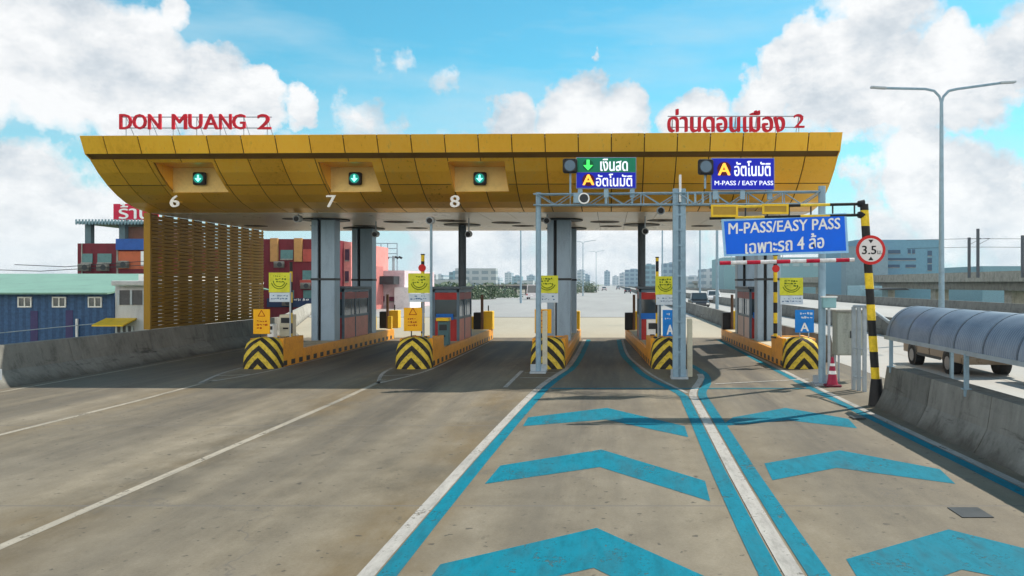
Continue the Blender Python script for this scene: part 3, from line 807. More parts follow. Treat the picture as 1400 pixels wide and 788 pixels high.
letter_a(1087, 1113, 424, 455, 28.3, 'blue sign with white letter A on the sunlit right island')
letter_a(906, 926, 424, 460, 28.3, 'blue sign with white letter A half hidden by the thick middle gantry post')
# white cabinets, small machines behind the posters
def machine(X, Y, w, d, h, mat, label, z0=.515, cat='machine', rx=0):
    t = thing('ticket_machine', label, cat, (X, Y, z0))
    MB().bb(X-w/2, X+w/2, Y-d/2, Y+d/2, z0, z0+h).build('case', mat, t, bevel=.03)
    MB().bb(X-w*.35, X+w*.35, Y-d/2-.012, Y-d/2-.001, z0+h*.62, z0+h*.86).build('screen', DARKM, t)
    MB().bb(X-w*.2, X+w*.2, Y-d/2-.02, Y-d/2-.001, z0+h*.35, z0+h*.42).build('slot', BLACK, t)
machine(-11.42, 29.75, .46, .4, .78, CREAMP, 'cream cabinet on the leftmost island right of its notice board', .93)
machine(-11.75, 29.2, .22, .35, .5, WHITE, 'small white case beside the orange warning board of the leftmost island', .9)
machine(-6.2, 31.3, .4, .4, .9, M('teal_case', (.08, .16, .18), .5), 'teal case with yellow lid in front of the blue grey booth left of centre')
machine(1.55, 31.5, .42, .4, .95, WHITE, 'white machine with blue top on the island right of centre')
MB().box((-6.2, 31.2, 1.48), (.46, .5, .12)).build('case_lid', YELLOW, loc=(-6.2, 31.2, 1.48), label='yellow lid plate lying on the teal case left of centre', cat='lid', bevel=.01)
for X, Y, l in ((-11.4, 43.6, 'black and yellow gate box at the far end of the leftmost island'), (-6.35, 42.3, 'black and yellow gate box at the far end of the island left of centre'), (6.1, 42.4, 'orange gate box at the far end of the sunlit right island'), (-2.0, 42.4, 'yellow gate box behind the central steel column'), (1.2, 42.0, 'yellow gate box at the far end of the island right of centre')):
    t = thing('gate_box', l, 'gate box', (X, Y, 0), 'barrier gate boxes at the rear of the islands')
    MB().bb(X-.02, X+.45, Y-.3, Y+.3, .5, 1.42).build('yellow_case', YELLOW, t, bevel=.03)
    MB().bb(X-.50, X-.03, Y-.35, Y+.2, .5, 1.36).build('black_case', BLACK, t, bevel=.03)
    MB().cyl((X-.05, Y-.45, .5), (X-.05, Y-.45, 2.25), .07, 10).build('post', BROWNP, t)
    MB().cyl((X+.2, Y, 1.42), (X+.2, Y, 1.7), .03, 8).build('lamp_stem', DARKM, t)

# CCTV
def cctv(px, py, Z, label, pole=None, up=False):
    if pole is None: Y = (Z-H)*F/(CY-py); X = (px-CX)/F*Y
    else: X, Y = pole
    t = thing('security_camera', label, 'security camera', (X, Y, Z), 'cameras under the canopy')
    MB().cyl((X-.0, Y-.22, Z), (X, Y+.12, Z+.03), .13, 18).build('housing', M('camera_grey', (.30, .33, .35), .4), t, smooth=True)
    MB().cyl((X, Y-.225, Z), (X, Y-.235, Z), .095, 18).build('lens', BLACK, t)
    if pole is None: MB().cyl((X, Y, Z+.08), (X, Y, 5.40), .025, 8).build('hanger', GREYM, t)
    else: MB().cyl((X, Y+.05, .9), (X, Y+.05, Z), .045, 10).build('pole', LTBLUE, t)
for px, py, Z, l in ((408, 300, 5.2, 'camera hanging from the ceiling left of the first steel column'), (641, 321, 4.75, 'camera hanging beside the first round column'),
                 (748, 302.5, 5.15, 'camera hanging left of the central steel column'), (903, 289, 5.15, 'camera hanging just left of the thick gantry post'),
                 (882, 317, 4.8, 'camera hanging beside the second round column'), (514, 321, 4.85, 'camera hanging right of the rear left steel column')):
    cctv(px, py, Z, l)
cctv(0, 0, 4.95, 'camera on top of a thin blue pole on the island left of centre', (-6.18, 28.9))

# concrete / steel guard posts
for x0, y, ytop, Y, l in ((745, 500, 425, 26.9, 'short cream concrete post beside the left gantry post'), (943, 510, 436, 25.3, 'short grey concrete post beside the thick middle gantry post')):
    a = W(x0, ytop, Y)
    MB().box((a.x, Y, a.z/2), (.15, .15, a.z)).build('guard_post', CREAMP, loc=(a.x, Y, 0), label=l, cat='post', bevel=.015)

# ------------------------------------------------------------------ gantry with displays
ga = thing('gantry', 'pale steel lattice gantry on round posts crossing in front of the right lanes', 'gantry', (2.0, 24.8, 0))
GP = [(-2.27, 26.4), (2.02, 24.85), (5.85, 23.3)]
def gp(s):                                       # s 0..2 along the posts
    i = min(int(s), 1); f = s-i
    return Vector(GP[i]).lerp(Vector(GP[i+1]), f)
def zt_(s): return 5.60-.13*s
def zbb(s): return 5.26-.13*s
zb_ = 5.2
for k, ((x, y), r, top_) in enumerate(zip(GP, (.085, .0, .10), (5.66, 5.8, 5.5))):
    if k == 1:
        o = MB().bb(x-.19, x-.03, y-.1, y+.1, 0, 5.6).bb(x+.03, x+.19, y-.1, y+.1, 0, 5.6).bb(x-.031, x+.031, y-.03, y+.03, 0, 5.6).build('post', LTBLUE, ga, bevel=.008)
        q = MB()
        for i in range(12): MB().bb(x-.15, x+.15, y-.112, y-.1005, .3+i*.45, .36+i*.45).build('batten', LTBLUE, o)
        MB().cyl((x+.02, y-.13, 5.2), (x+.02, y-.13, 6.0), .035, 8).build('finial', WHITE, o)
    else: o = MB().cyl((x, y, 0), (x, y, top_), r, 16).build('post', LTBLUE, ga, smooth=True)
    MB().box((x, y, .03), (.5, .5, .06)).box((x, y, .15), (.5, .04, .24)).build('base_plate', GREYM, o)
tr = MB()
for seg in ((0, 1.0), (1.0, 1.99)):
    a, b = gp(seg[0]), gp(seg[1]); d = (b-a).normalized(); n = Vector((-d.y, d.x)); K = 8
    zT = lambda i: zt_(seg[0]+(seg[1]-seg[0])*i/K); zB = lambda i: zbb(seg[0]+(seg[1]-seg[0])*i/K)
    for q in (-.14, .14):
        for zf in (zT, zB): tr.cyl((a.x+n.x*q-d.x*.1, a.y+n.y*q-d.y*.1, zf(0)), (b.x+n.x*q, b.y+n.y*q, zf(K)), .026, 8)
        for i in range(K):
            p0 = a.lerp(b, i/K)+n*q; p1 = a.lerp(b, (i+1)/K)+n*q
            za, zc = (zB(i), zT(i+1)) if i % 2 else (zT(i), zB(i+1))
            tr.cyl((p0.x, p0.y, za), (p1.x, p1.y, zc), .016, 6)
            if i % 2 == 0: tr.cyl((p0.x, p0.y, zB(i)), (p0.x, p0.y, zT(i)), .016, 6)
    for i in range(9):
        p0 = a.lerp(b, i/8); tr.cyl((p0.x-n.x*.14, p0.y-n.y*.14, zT(i)), (p0.x+n.x*.14, p0.y+n.y*.14, zT(i)), .012, 6)
tr.build('truss_beam', LTBLUE, ga)
def face(name, px0, px1, py0, py1, Y, rz, mat, parent, th=.05, depth0=0):
    a = W(px0, py0, Y); b = W(px1, py1, Y)
    return a.x, b.x, a.z, b.z
def display(px0, px1, py0, py1, Y, label, rows):
    a = W(px0, py0, Y); b = W(px1, py1, Y)
    t = thing('lane_display', label, 'sign', ((a.x+b.x)/2, Y, b.z))
    MB().bb(a.x-.02, b.x+.02, Y+.012, Y+.16, b.z-.02, a.z+.02).build('cabinet', M('display_case', (.25, .30, .45), .5), t)
    for (y0, y1, mat, items) in rows:
        z1 = W(0, y0, Y).z; z0 = W(0, y1, Y).z
        f = MB().bb(a.x, b.x, Y, Y+.010, z0, z1).build('face', mat, t)
        for it in items: it(Y, f)
    for q in (a.x+.1, (a.x+b.x)/2, b.x-.1): MB().cyl((q, Y+.1, b.z), (q, Y+.1, 5.2), .035, 8).box((q, Y+.1, b.z-.14), (.14, .1, .28)).build('mount', LTBLUE, t)
    return t
WL = M('display_white', (.75, .78, .85), emit=.55)
OL = M('display_orange', (1.0, .42, .04), emit=.9)
GL = M('display_green', (.05, .8, .12), emit=.8)
DKC = M('display_dark_disc', (.10, .01, .03), .6)
def txt(s, x0, x1, y0, y1, m, bold=.01, nm='lettering'):
    def f(Y, par):
        a = W(x0, y0, Y); b = W(x1, y1, Y)
        text_mb(s, (a.x+b.x)/2, Y-.012, (a.z+b.z)/2, b.x-a.x, a.z-b.z, .004, bold).build(nm, m, par)
    return f
def disc(x, y, r, m):
    def f(Y, par):
        a = W(x, y, Y); MB().cyl((a.x, Y-.002, a.z), (a.x, Y-.008, a.z), r/F*Y, 20).build('disc', m, par)
    return f
def darrow(x, y, m):
    def f(Y, par):
        a = W(x, y, Y); q = MB()
        q.bb(a.x-.045, a.x+.045, Y-.014, Y-.010, a.z-.02, a.z+.16)
        q.prism([(a.x-.15, a.z+.0), (a.x+.15, a.z+.0), (a.x, a.z-.16)], 'y', Y-.0145, Y-.0105); q.build('arrow', m, par)
    return f
YD1 = 25.3; YD2 = 23.82
display(788.5, 869, 216, 257, YD1, 'green over blue thai lane display with green arrow on the gantry', [
    (216, 235.5, GREENSIGN, [disc(804, 226, 7.5, M('green_disc_dark', (.0, .12, .05), .5)), darrow(804, 226, GL), txt('เงินสด', 821, 858, 217.5, 234, WL, .025)]),
    (236, 257, BLUELED, [disc(804.5, 246.5, 8.5, DKC), txt('A', 797, 812, 239, 253, OL, .05), txt('อัตโนมัติ', 815, 864, 238, 255, WL, .02)])])
display(973.5, 1058, 217, 259, YD2, 'all blue lane display with orange letter A on the gantry', [
    (217, 259, BLUELED, [disc(990, 231, 9.5, DKC), txt('A', 982, 998, 223.5, 239.5, OL, .05), txt('อัตโนมัติ', 1004, 1053, 220.5, 241, WL, .02),
                        txt('M-PASS / EASY PASS', 977, 1057, 247.5, 253.5, WL, .02)])])
for px, py, Y, l in ((779.5, 227.5, YD1, 'unlit round signal left of the green and blue display'), (964.5, 229, YD2, 'unlit round signal left of the all blue display')):
    a = W(px, py, Y); signal(a.x, Y+.05, a.z, l, False, 'unlit lane signals on the gantry')
    q = MB().cyl((a.x, Y+.1, a.z-.2), (a.x, Y+.1, 5.5), .03, 8)
    q.build('signal_stem', LTBLUE, ga)
for px, py, Y, l in ((794, 272, 25.7, 'round floodlight hanging on the gantry below the green and blue display'),):
    a = W(px, py, Y-.3); t = thing('floodlight', l, 'floodlight', (a.x, Y-.3, a.z))
    MB().cyl((a.x+.1, Y-.45, a.z), (a.x+.1, Y-.3, a.z), .17, 20).build('rim', WHITE, t)
    MB().cyl((a.x+.1, Y-.455, a.z), (a.x+.1, Y-.44, a.z), .13, 20).build('lens', DARKM, t)
    MB().box((a.x-.1, Y-.3, a.z+.02), (.22, .25, .3)).build('bracket', LTBLUE, t)
for i in range(5):
    p = gp(1.06+i*.055); MB().box((p.x, p.y-.18, 5.29), (.05, .04, .3), rz=-.38).build('sensor', LTBLUE, ga)

# ------------------------------------------------------------------ height gauge frame, big blue sign
YH = 19.3
hp = thing('height_gauge', 'tall yellow and black striped pole with a long arm over the right lane', 'height gauge', (6.05, YH, 0))
px_ = (1198-CX)/F*YH
o = MB().cyl((px_, YH, .35), (px_-.28, YH, 4.62), .095, 16).build('pole', POLEBY, hp, smooth=True)
MB().cyl((px_+.01, YH, 0), (px_, YH, .62), .19, 14, .12).build('base_cone', BLACK, o, smooth=True)
zt2 = H+(CY-279)/F*YH; zb2 = H+(CY-294)/F*YH
ar = MB(); xe = (970-CX)/F*YH
ar.cyl((px_-.28, YH, zt2), (xe, YH, zt2-.08), .035, 10); ar.cyl((px_-.26, YH, zb2), (xe, YH, zb2-.08), .035, 10)
ar.build('arm', RAILBY, hp)
ar = MB()
for i in range(7):
    x = px_-.5-i*.5; ar.cyl((x, YH, zb2-.03), (x, YH, zt2-.01), .02, 6)
ar.build('arm_rungs', DARKM, hp)
MB().cyl((px_-.42, YH, zt2), (px_-.28, YH, zt2), .07, 10, .1).cyl((px_-.42, YH, zb2), (px_-.28, YH, zb2), .07, 10, .1).build('arm_clamps', BLACK, hp)
for x0, x1, y0, y1 in ((972, 1009, 280, 297), (1042, 1078, 279, 293)):
    a = W(x0, y0, YH-.08); b = W(x1, y1, YH-.08); q = MB()
    q.bb(a.x, b.x, YH-.1, YH-.06, a.z-.05, a.z); q.bb(a.x, b.x, YH-.1, YH-.06, b.z, b.z+.05)
    q.bb(a.x, a.x+.05, YH-.1, YH-.06, b.z+.05, a.z-.05); q.bb(b.x-.05, b.x, YH-.1, YH-.06, b.z+.05, a.z-.05)
    o = q.build('yellow_box_frame', YELLOW, hp)
    MB().bb(a.x+.05, b.x-.05, YH-.085, YH-.07, b.z+.05, a.z-.05).build('box_plate', M('ochre_plate', (.42, .26, .04), .6), o)
# hanging blue sign (slightly tilted)
bs = thing('overhead_sign', 'large blue hanging sign with white latin and thai lettering over the right lane', 'sign', (3.95, YH, 3.6))
tl, tr_, br, bl = (986, 300), (1157, 291.5), (1160, 346), (990, 351)
def quadplate(pts, Y0, Y1):
    V = [(*(W(x, y, YH).x, Y0), W(x, y, YH).z) for x, y in pts]+[(W(x, y, YH).x, Y1, W(x, y, YH).z) for x, y in pts]
    return MB().add(V, [(0, 1, 2, 3), (7, 6, 5, 4), (0, 4, 5, 1), (1, 5, 6, 2), (2, 6, 7, 3), (3, 7, 4, 0)])
fs_ = quadplate([tl, tr_, br, bl], YH-.02, YH+.02).build('border_plate', M('sign_border_pale', (.30, .55, .80), .5), bs)
quadplate([(989.5, 303), (1154, 295), (1156.5, 343), (993, 348)], YH-.026, YH-.0205).build('blue_face', BLUESIGN, bs)
def signtext(s, x0, x1, yc0, yc1, h, bold, m=WHITE):
    a = W(x0, yc0, YH); b = W(x1, yc1, YH); ang = math.atan2(b.z-a.z, b.x-a.x)
    mb = text_mb(s, 0, 0, 0, b.x-a.x, h/F*YH, .004, bold)
    cx, cz = (a.x+b.x)/2, (a.z+b.z)/2
    mb.v = [(cx+x, YH-.0265+y, cz+z+x*math.tan(ang)) for x, y, z in mb.v]
    mb.build('lettering', m, bs)
signtext('M-PASS/EASY PASS', 996, 1148, 313, 305.5, 15, .03)
signtext('เฉพาะรถ 4 ล้อ', 1019, 1126, 337, 328.5, 21, .025)
q = MB()
for x in (1005, 1066, 1135): a = W(x, 300, YH); q.cyl((a.x, YH+.03, a.z-.05), (a.x, YH+.03, zb2), .014, 6)
q.build('hanger', DARKM, bs)
hb = thing('height_bar', 'red and white banded height limit bar hanging below the blue sign', 'height bar', (3.9, YH, 3.3))
a = W(984, 360, YH); b = W(1168, 355.5, YH)
MB().cyl(a, b, .045, 12).build('bar', BARRW, hb, smooth=True)
q = MB()
for x in (1000, 1070, 1150): p = W(x, 358, YH); q.cyl((p.x, YH+.0, p.z), (p.x, YH+.0, zb2-.02), .008, 5)
q.build('chain', GREYM, hb)
rs = thing('height_limit_sign', 'round white height limit sign with red rim fixed to the striped pole', 'sign', (5.96, YH-.12, 3.5))
c = W(1190.5, 342, YH-.12); r = 20/F*YH
MB().cyl(c, c+Vector((0, .02, 0)), r, 40).build('rim', RED, rs)
MB().cyl(c+Vector((0, -.006, 0)), c+Vector((0, -.001, 0)), r*.8, 40).build('white_disc', M('sign_white', (.7, .66, .64), .5, var=.08), rs)
text_mb('3.5', c.x-.04, c.y-.007, c.z, .32, .19, .004, .03).build('lettering', BLACK, rs)
text_mb('ม.', c.x+.20, c.y-.007, c.z-.055, .10, .08, .004, .01).build('lettering', BLACK, rs)
q = MB(); 
for s in (1, -1): q.prism([(c.x-.06, c.z+s*.235), (c.x+.06, c.z+s*.235), (c.x, c.z+s*.15)], 'y', c.y-.010, c.y-.007)
q.build('arrowheads', BLACK, rs)

# ------------------------------------------------------------------ right roadside
sh = thing('ribbed_cover', 'long ribbed half round cover on slim posts above the right concrete barrier', 'cover', (6.97, 12, .95))
nA = 18; y = 2.0; q = MB(); ribs = MB()
rad = .68; zc = 1.60; xc = 6.98
def arc(rr, y): return [(xc-rr*math.cos(PI*i/nA), y, zc+rr*math.sin(PI*i/nA)) for i in range(nA+1)]
while y < 19.2:
    y2 = min(y+.075, 19.25); a = arc(rad, y); b = arc(rad+.012, (y+y2)/2); c_ = arc(rad, y2)
    o_ = len(a); q.add(a+b+c_, [(i, i+1, o_+i+1, o_+i) for i in range(nA)]+[(o_+i, o_+i+1, 2*o_+i+1, 2*o_+i) for i in range(nA)])
    y = y2
q.build('ribbed_sheet', ROOFSHEET, sh, smooth=True)
y = 2.2
while y < 19.4:
    a = arc(rad+.02, y); b = arc(rad+.02, y+.05); a2 = arc(rad-.02, y); b2 = arc(rad-.02, y+.05); n = nA+1
    ribs = MB(); ribs.add(a+b+b2+a2, [f for i in range(nA) for f in ((i, i+1, n+i+1, n+i), (n+i, n+i+1, 2*n+i+1, 2*n+i), (2*n+i, 2*n+i+1, 3*n+i+1, 3*n+i), (3*n+i, 3*n+i+1, i+1, i))])
    ribs.build('hoop', M('hoop_metal', (.12, .15, .19), .4, .4), sh); y += 1.2
q = MB(); q.bb(xc-rad-.03, xc-rad+.03, 2, 19.3, zc-.07, zc+.01); q.bb(xc+rad-.03, xc+rad+.03, 2, 19.3, zc-.07, zc+.01); q.build('edge_rail', GREYM, sh)
for y in (18.9, 14.9, 10.9, 6.9, 2.9):
    for x in (xc-rad, xc+rad):
        if x > 7: MB().bb(x-.035, x+.035, y-.035, y+.035, 0, zc-.05).build('post', LTBLUE, sh)
        else: MB().bb(x-.035, x+.035, y-.035, y+.035, .80, zc-.05).bb(x-.07, x+.07, y-.07, y+.07, .925, .945).build('post', LTBLUE, sh)

cab = thing('roadside_cabinet', 'weathered grey steel cabinet on legs behind the traffic cone', 'cabinet', (6.85, 24.3, 0))
MB().bb(6.45, 7.2, 24.0, 24.5, .75, 2.0).build('case', M('cabinet_grey', (.30, .32, .28), .6, .1, var=.3, streak=True), cab, bevel=.02)
MB().bb(6.48, 7.18, 23.985, 23.998, .80, 1.95).build('door', M('cabinet_door', (.33, .35, .31), .6, .1, var=.35, streak=True), cab, bevel=.004)
MB().bb(6.82, 6.85, 23.95, 23.985, 1.25, 1.45).build('handle', DARKM, cab)
MB().bb(6.40, 7.25, 23.93, 24.55, 2.002, 2.05).build('lid', CONCL, cab)
for x in (6.52, 7.12):
    for y in (24.06, 24.44): MB().cyl((x, y, 0), (x, y, .75), .03, 8).build('leg', GREYM, cab)
a = W(1130, 407, 23.2); b = W(1141, 421, 23.2)
t = thing('junction_box', 'small pale turquoise box fixed to the right gantry post', 'junction box', (a.x, 23.2, b.z))
MB().bb(a.x-.14, b.x-.0, 23.0, 23.2, b.z, a.z).build('case', M('turquoise_case', (.25, .45, .48), .5), t, bevel=.02)
MB().bb(a.x-.16, b.x+.02, 22.98, 23.22, a.z, a.z+.04).build('lid', WHITE, t)
MB().cyl(((a.x+b.x)/2-.07, 23.1, 0), ((a.x+b.x)/2-.07, 23.1, b.z), .04, 8).build('stand', GREYM, t)
cone = thing('traffic_cone', 'dark red traffic cone with white bands at the foot of the right gantry post', 'traffic cone', (6.08, 23.0, 0))
cx, cy = (1138-CX)/F*22.9, 22.9
MB().box((cx, cy, .035), (.42, .42, .05)).build('base', M('cone_base', (.16, .02, .04), .6), cone, bevel=.02)
MB().cyl((cx, cy, .06), (cx, cy, .80), .15, 22, .03).build('body', M('cone_red', (.34, .02, .06), .5), cone, smooth=True)
def cr(z): return .15-.12*(z-.06)/.74+.004
MB().cyl((cx, cy, .34), (cx, cy, .43), cr(.34), 22, cr(.43)).build('band', WHITE, cone, smooth=True)
MB().cyl((cx, cy, .56), (cx, cy, .63), cr(.56), 22, cr(.63)).build('band', WHITE, cone, smooth=True)
gf = thing('side_gate', 'galvanised steel gate frame with sloping handrail behind the striped pole', 'gate', (7.2, 21.7, 0))
Yg = 22.2
for x, y in ((1167, Yg), (1174, Yg-.2), (1182, Yg-.4)):
    p = W(x, 420, y); MB().bb(p.x-.045, p.x+.045, y-.045, y+.045, 0, p.z).build('upright', GREYM, gf)
p0 = W(1167, 419, Yg); p1 = W(1185, 419, Yg-.4); p2 = W(1216, 441, 20.0)
MB().path([p0, p1, p2], .04, 8).build('handrail', GREYM, gf)
q = MB()
for z in (.35, 1.1): q.cyl((p0.x, Yg, z), (p1.x-.03, Yg-.4, z), .02, 6)
q.build('cross_rail', GREYM, gf)
q = MB(); q.bb(6.4, 6.45, 23.4, 24.0, 0, .0) if False else None

# ------------------------------------------------------------------ street lamps
def lamp(X, Y, Hh, label, arm=2.6, r=.12, left=True, right=True, z0=0, group='street lamps along the expressway', base_z=0):
    t = thing('street_lamp', label, 'street lamp', (X, Y, base_z), group)
    MB().cyl((X, Y, base_z), (X, Y, Hh-.9), r, 12, r*.55).build('pole', LTBLUE, t, smooth=True)
    for s, on in ((-1, left), (1, right)):
        if not on: continue
        pts = [(X, Y, Hh-.95), (X+s*.08*arm/2.6, Y, Hh-.6), (X+s*.3*arm/2.6, Y, Hh-.33), (X+s*.65*arm/2.6, Y, Hh-.24), (X+s*arm*.9, Y, Hh-.12 if s > 0 else Hh-.2)]
        if s > 0: pts[-1] = (X+arm*.95, Y, Hh+.05)
        o = MB().path(pts, r*.42, 8).build('arm', LTBLUE, t, smooth=True)
        e = pts[-1]
        MB().box((e[0]+s*.28, Y, e[2]+.02), (.75, .26, .11), ry=-.06*s).build('lamp_head', GREYM, o, bevel=.04)
    return t
lamp(15.65, 39.8, 12.25, 'tall two armed street lamp rising behind the ribbed cover at the right', 3.0, .15)
lamp(7.9, 62.5, 12.5, 'street lamp pole right of the thick gantry post, half hidden by the canopy', 2.2, .13)
for i, (px, Y, l) in enumerate(((712, 120, 'thin street lamp between the first round column and the left gantry post'), (905.5, 105, 'street lamp standing behind the island right of centre'),
                            (815, 300, 'farthest small street lamp near the vanishing point of the road'), (797, 190, 'faint thin street lamp just right of the central column'), (957, 95, 'street lamp between the thick gantry post and the next lamp pole'))):
    X = (px-CX)/F*Y; lamp(X, Y, 12.5 if i != 2 else 14.5, l, 2.4, .13 if i != 0 else .16)

# ------------------------------------------------------------------ vehicles
def wheel(t, x, y, z, r, side):
    o = MB().cyl((x-.11, y, z), (x+.11, y, z), r, 22).build('wheel', RUBBER, t, bevel=.02)
    MB().cyl((x+side*.112, y, z), (x+side*.125, y, z), r*.62, 16).build('rim', M('wheel_rim', (.22, .22, .23), .35, .6), o)
def vehicle(name, label, cat, X, Y, kind, col, length=4.9, width=1.75, height=1.75, yaw=0, group=None, detail=True):
    """rear end at -Y side of the local frame"""
    t = thing(name, label, cat, (0, 0, 0), group)
    paint = M('paint_'+'_'.join('%02d' % int(c*99) for c in col), col, .3, .15, var=.06, spec=.6)
    L_, hw = length/2, width/2; wr = .34
    if kind == 'pickup':
        low = [(-L_, .45), (-L_, 1.0), (-L_+.05, 1.05), (-.3, 1.05), (-.15, 1.05), (1.0, 1.08), (1.15, 1.02), (L_-.15, .88), (L_, .7), (L_, .42)]
        cabp = [(-.35, 1.06), (-.15, height), (.75, height), (1.35, 1.06)]
    elif kind == 'van':
        low = [(-L_, .40), (-L_, 1.05), (-L_+.03, 1.10), (1.2, 1.10), (L_-.2, .92), (L_, .72), (L_, .40)]
        cabp = [(-L_+.03, 1.1), (-L_+.18, height), (.9, height), (1.75, 1.08)]
    else:
        low = [(-L_, .40), (-L_, .92), (-L_+.1, .98), (1.0, .98), (L_-.2, .82), (L_, .62), (L_, .36)]
        cabp = [(-L_+.55, .97), (-L_+1.15, height), (.45, height), (1.15, .97)]
    b = MB().prism(low, 'x', -hw, hw); o = b.build('body', paint, t, bevel=.09)
    if detail and Y < 40:
        for y_ in (-L_*.62, L_*.64):
            for s_ in (-1, 1): MB().cyl((s_*(hw-.3), y_, wr+.05), (s_*(hw+.006), y_, wr+.05), wr+.08, 20).build('wheel_arch', BLACK, o)
        for s_ in (-1, 1):
            MB().bb(s_*(hw+.001), s_*(hw+.012), -L_+.1, -L_+.32, .80, 1.02).build('side_lamp', RED, o)
            MB().bb(s_*(hw+.001), s_*(hw+.01), -.02, .0, .45, 1.02).bb(s_*(hw+.001), s_*(hw+.010), 1.1, 1.12, .45, 1.0).build('door_gap', BLACK, o)
            MB().bb(s_*(hw+.001), s_*(hw+.02), -L_*.4, L_*.42, .38, .47).build('sill', DARKM, o)
    cb = MB(); n = len(cabp); ins = .14
    V = []
    for i, (y, z) in enumerate(cabp):
        w = hw-.03 if z < 1.2 else hw-ins
        V += [(-w, y, z), (w, y, z)]
    cb.add(V, [(0, 1, 3, 2), (2, 3, 5, 4), (4, 5, 7, 6), (6, 7, 1, 0), (0, 2, 4, 6), (1, 7, 5, 3)])
    cb.build('cabin', paint, t, bevel=.04)
    if detail:
        zA, zB = cabp[0][1]+.06, height-.1
        yb0, yb1 = cabp[0][0], cabp[1][0]; yf1, yf0 = cabp[2][0], cabp[3][0]
        def xs(z): return (hw-.03)+(-ins+.03)*(z-cabp[0][1])/(height-cabp[0][1])
        fz = lambda z: (z-cabp[0][1])/(height-cabp[0][1])
        for s, nm in ((-1, 'side_window'), (1, 'side_window')):
            g_ = MB(); y0a, y0b = yb0+(yb1-yb0)*fz(zA)+.1, yb0+(yb1-yb0)*fz(zB)+.1; y1a, y1b = yf0+(yf1-yf0)*fz(zA)-.12, yf0+(yf1-yf0)*fz(zB)-.12
            d = .008
            P4 = [(s*(xs(zA)+d), y0a, zA), (s*(xs(zB)+d), y0b, zB), (s*(xs(zB)+d), y1b, zB), (s*(xs(zA)+d), y1a, zA)]
            P5 = [(p[0]-s*.02, p[1], p[2]) for p in P4]
            g_.add(P4+P5, [(0, 1, 2, 3), (7, 6, 5, 4), (0, 4, 5, 1), (1, 5, 6, 2), (2, 6, 7, 3), (3, 7, 4, 0)]); g_.build(nm, GLASS, t)
        for (ya, yb_, sg, nm) in ((yb0, yb1, -1, 'rear_window'), (yf0, yf1, 1, 'windscreen')):
            g_ = MB(); P4 = []
            for z in (zA, zB):
                yy = ya+(yb_-ya)*fz(z)+sg*.012
                P4 += [(-xs(z)+.1, yy, z), (xs(z)-.1, yy, z)]
            P5 = [(p[0], p[1]-sg*.02, p[2]) for p in P4]
            g_.add(P4+P5, [(0, 1, 3, 2), (4, 6, 7, 5), (0, 4, 5, 1), (2, 3, 7, 6), (0, 2, 6, 4), (1, 5, 7, 3)]); g_.build(nm, GLASS, t)
        for s in (-1, 1):
            MB().box((s*(hw-.12), -L_-.005, .85), (.18, .05, .30)).build('tail_light', RED, t)
            MB().box((s*(hw-.2), L_-.02, .68), (.3, .08, .16)).build('headlight', WHITE, t)
        MB().box((0, -L_-.06, .48), (width*.96, .14, .2)).build('bumper', DARKM if kind != 'van' else paint, t, bevel=.03)
        MB().box((0, -L_-.01, .72), (.38, .02, .14)).build('number_plate', WHITE, t)
    for y in (-L_*.62, L_*.64):
        for s in (-1, 1): wheel(t, s*(hw-.10), y, wr, wr, s)
    t.location = (X, Y, 0); t.rotation_euler.z = yaw
    return t
vehicle('parked_van', 'beige van with red tail light passing behind the ribbed cover at the right', 'van', 11.35, 27.6, 'van', (.19, .14, .09), 4.9, 1.8, 1.75)
tr2 = thing('trailer', 'low dark flat trailer with black wheels behind the beige van', 'trailer', (12.2, 23.2, 0))
q = MB().bb(11.4, 13.0, 21.4, 24.3, .62, .74); q.build('deck', DARKM, tr2)
MB().bb(11.45, 12.95, 21.35, 21.45, .5, 1.0).bb(11.5, 12.9, 24.1, 24.25, .74, .95).build('end_board', WHITE, tr2)
for s in (11.5, 12.9):
    MB().cyl((s-.1, 22.6, .33), (s+.1, 22.6, .33), .33, 20).build('wheel', RUBBER, tr2)
MB().bb(12.0, 12.1, 24.3, 25.1, .5, .6).build('drawbar', DARKM, tr2)
vehicle('pickup_truck', 'dark pickup truck on the opposite carriageway right of the thick gantry post', 'pickup truck', 9.6, 92, 'pickup', (.02, .025, .035), 5.2, 1.85, 1.8, PI)
vehicle('pickup_truck', 'white pickup truck farther off on the opposite carriageway', 'pickup truck', 15.2, 125, 'pickup', (.7, .7, .72), 5.2, 1.9, 1.8, PI)
vehicle('van', 'white van with red lights on the road left of the central notice board', 'van', -14.0, 152, 'van', (.72, .68, .70), 5.4, 1.95, 2.6)
for i, (px, Y, k, c, l) in enumerate(((812, 270, 'pickup', (.05, .07, .10), 'dark pickup far down the road right of the central column'), (826, 330, 'sedan', (.5, .5, .52), 'silver car far down the road, middle lane'),
                                  (845, 390, 'sedan', (.35, .4, .45), 'grey blue car farthest down the road'), (858, 240, 'pickup', (.03, .04, .06), 'black pickup far down the road left of the second round column'),
                                  (800, 360, 'van', (.65, .65, .68), 'tiny white van far down the road'), (873, 300, 'sedan', (.10, .12, .2), 'dark blue car far down the road beside the second round column'))):
    vehicle('car' if k == 'sedan' else ('van' if k == 'van' else 'pickup_truck'), l, {'sedan': 'car', 'van': 'van', 'pickup': 'pickup truck'}[k], (px-CX)/F*Y, Y, k, c, 4.7, 1.8, 1.9 if k == 'van' else 1.6)

# ------------------------------------------------------------------ buildings
def win(mb, x0, x1, z0, z1, y): mb.bb(x0, x1, y-.06, y, z0, z1)
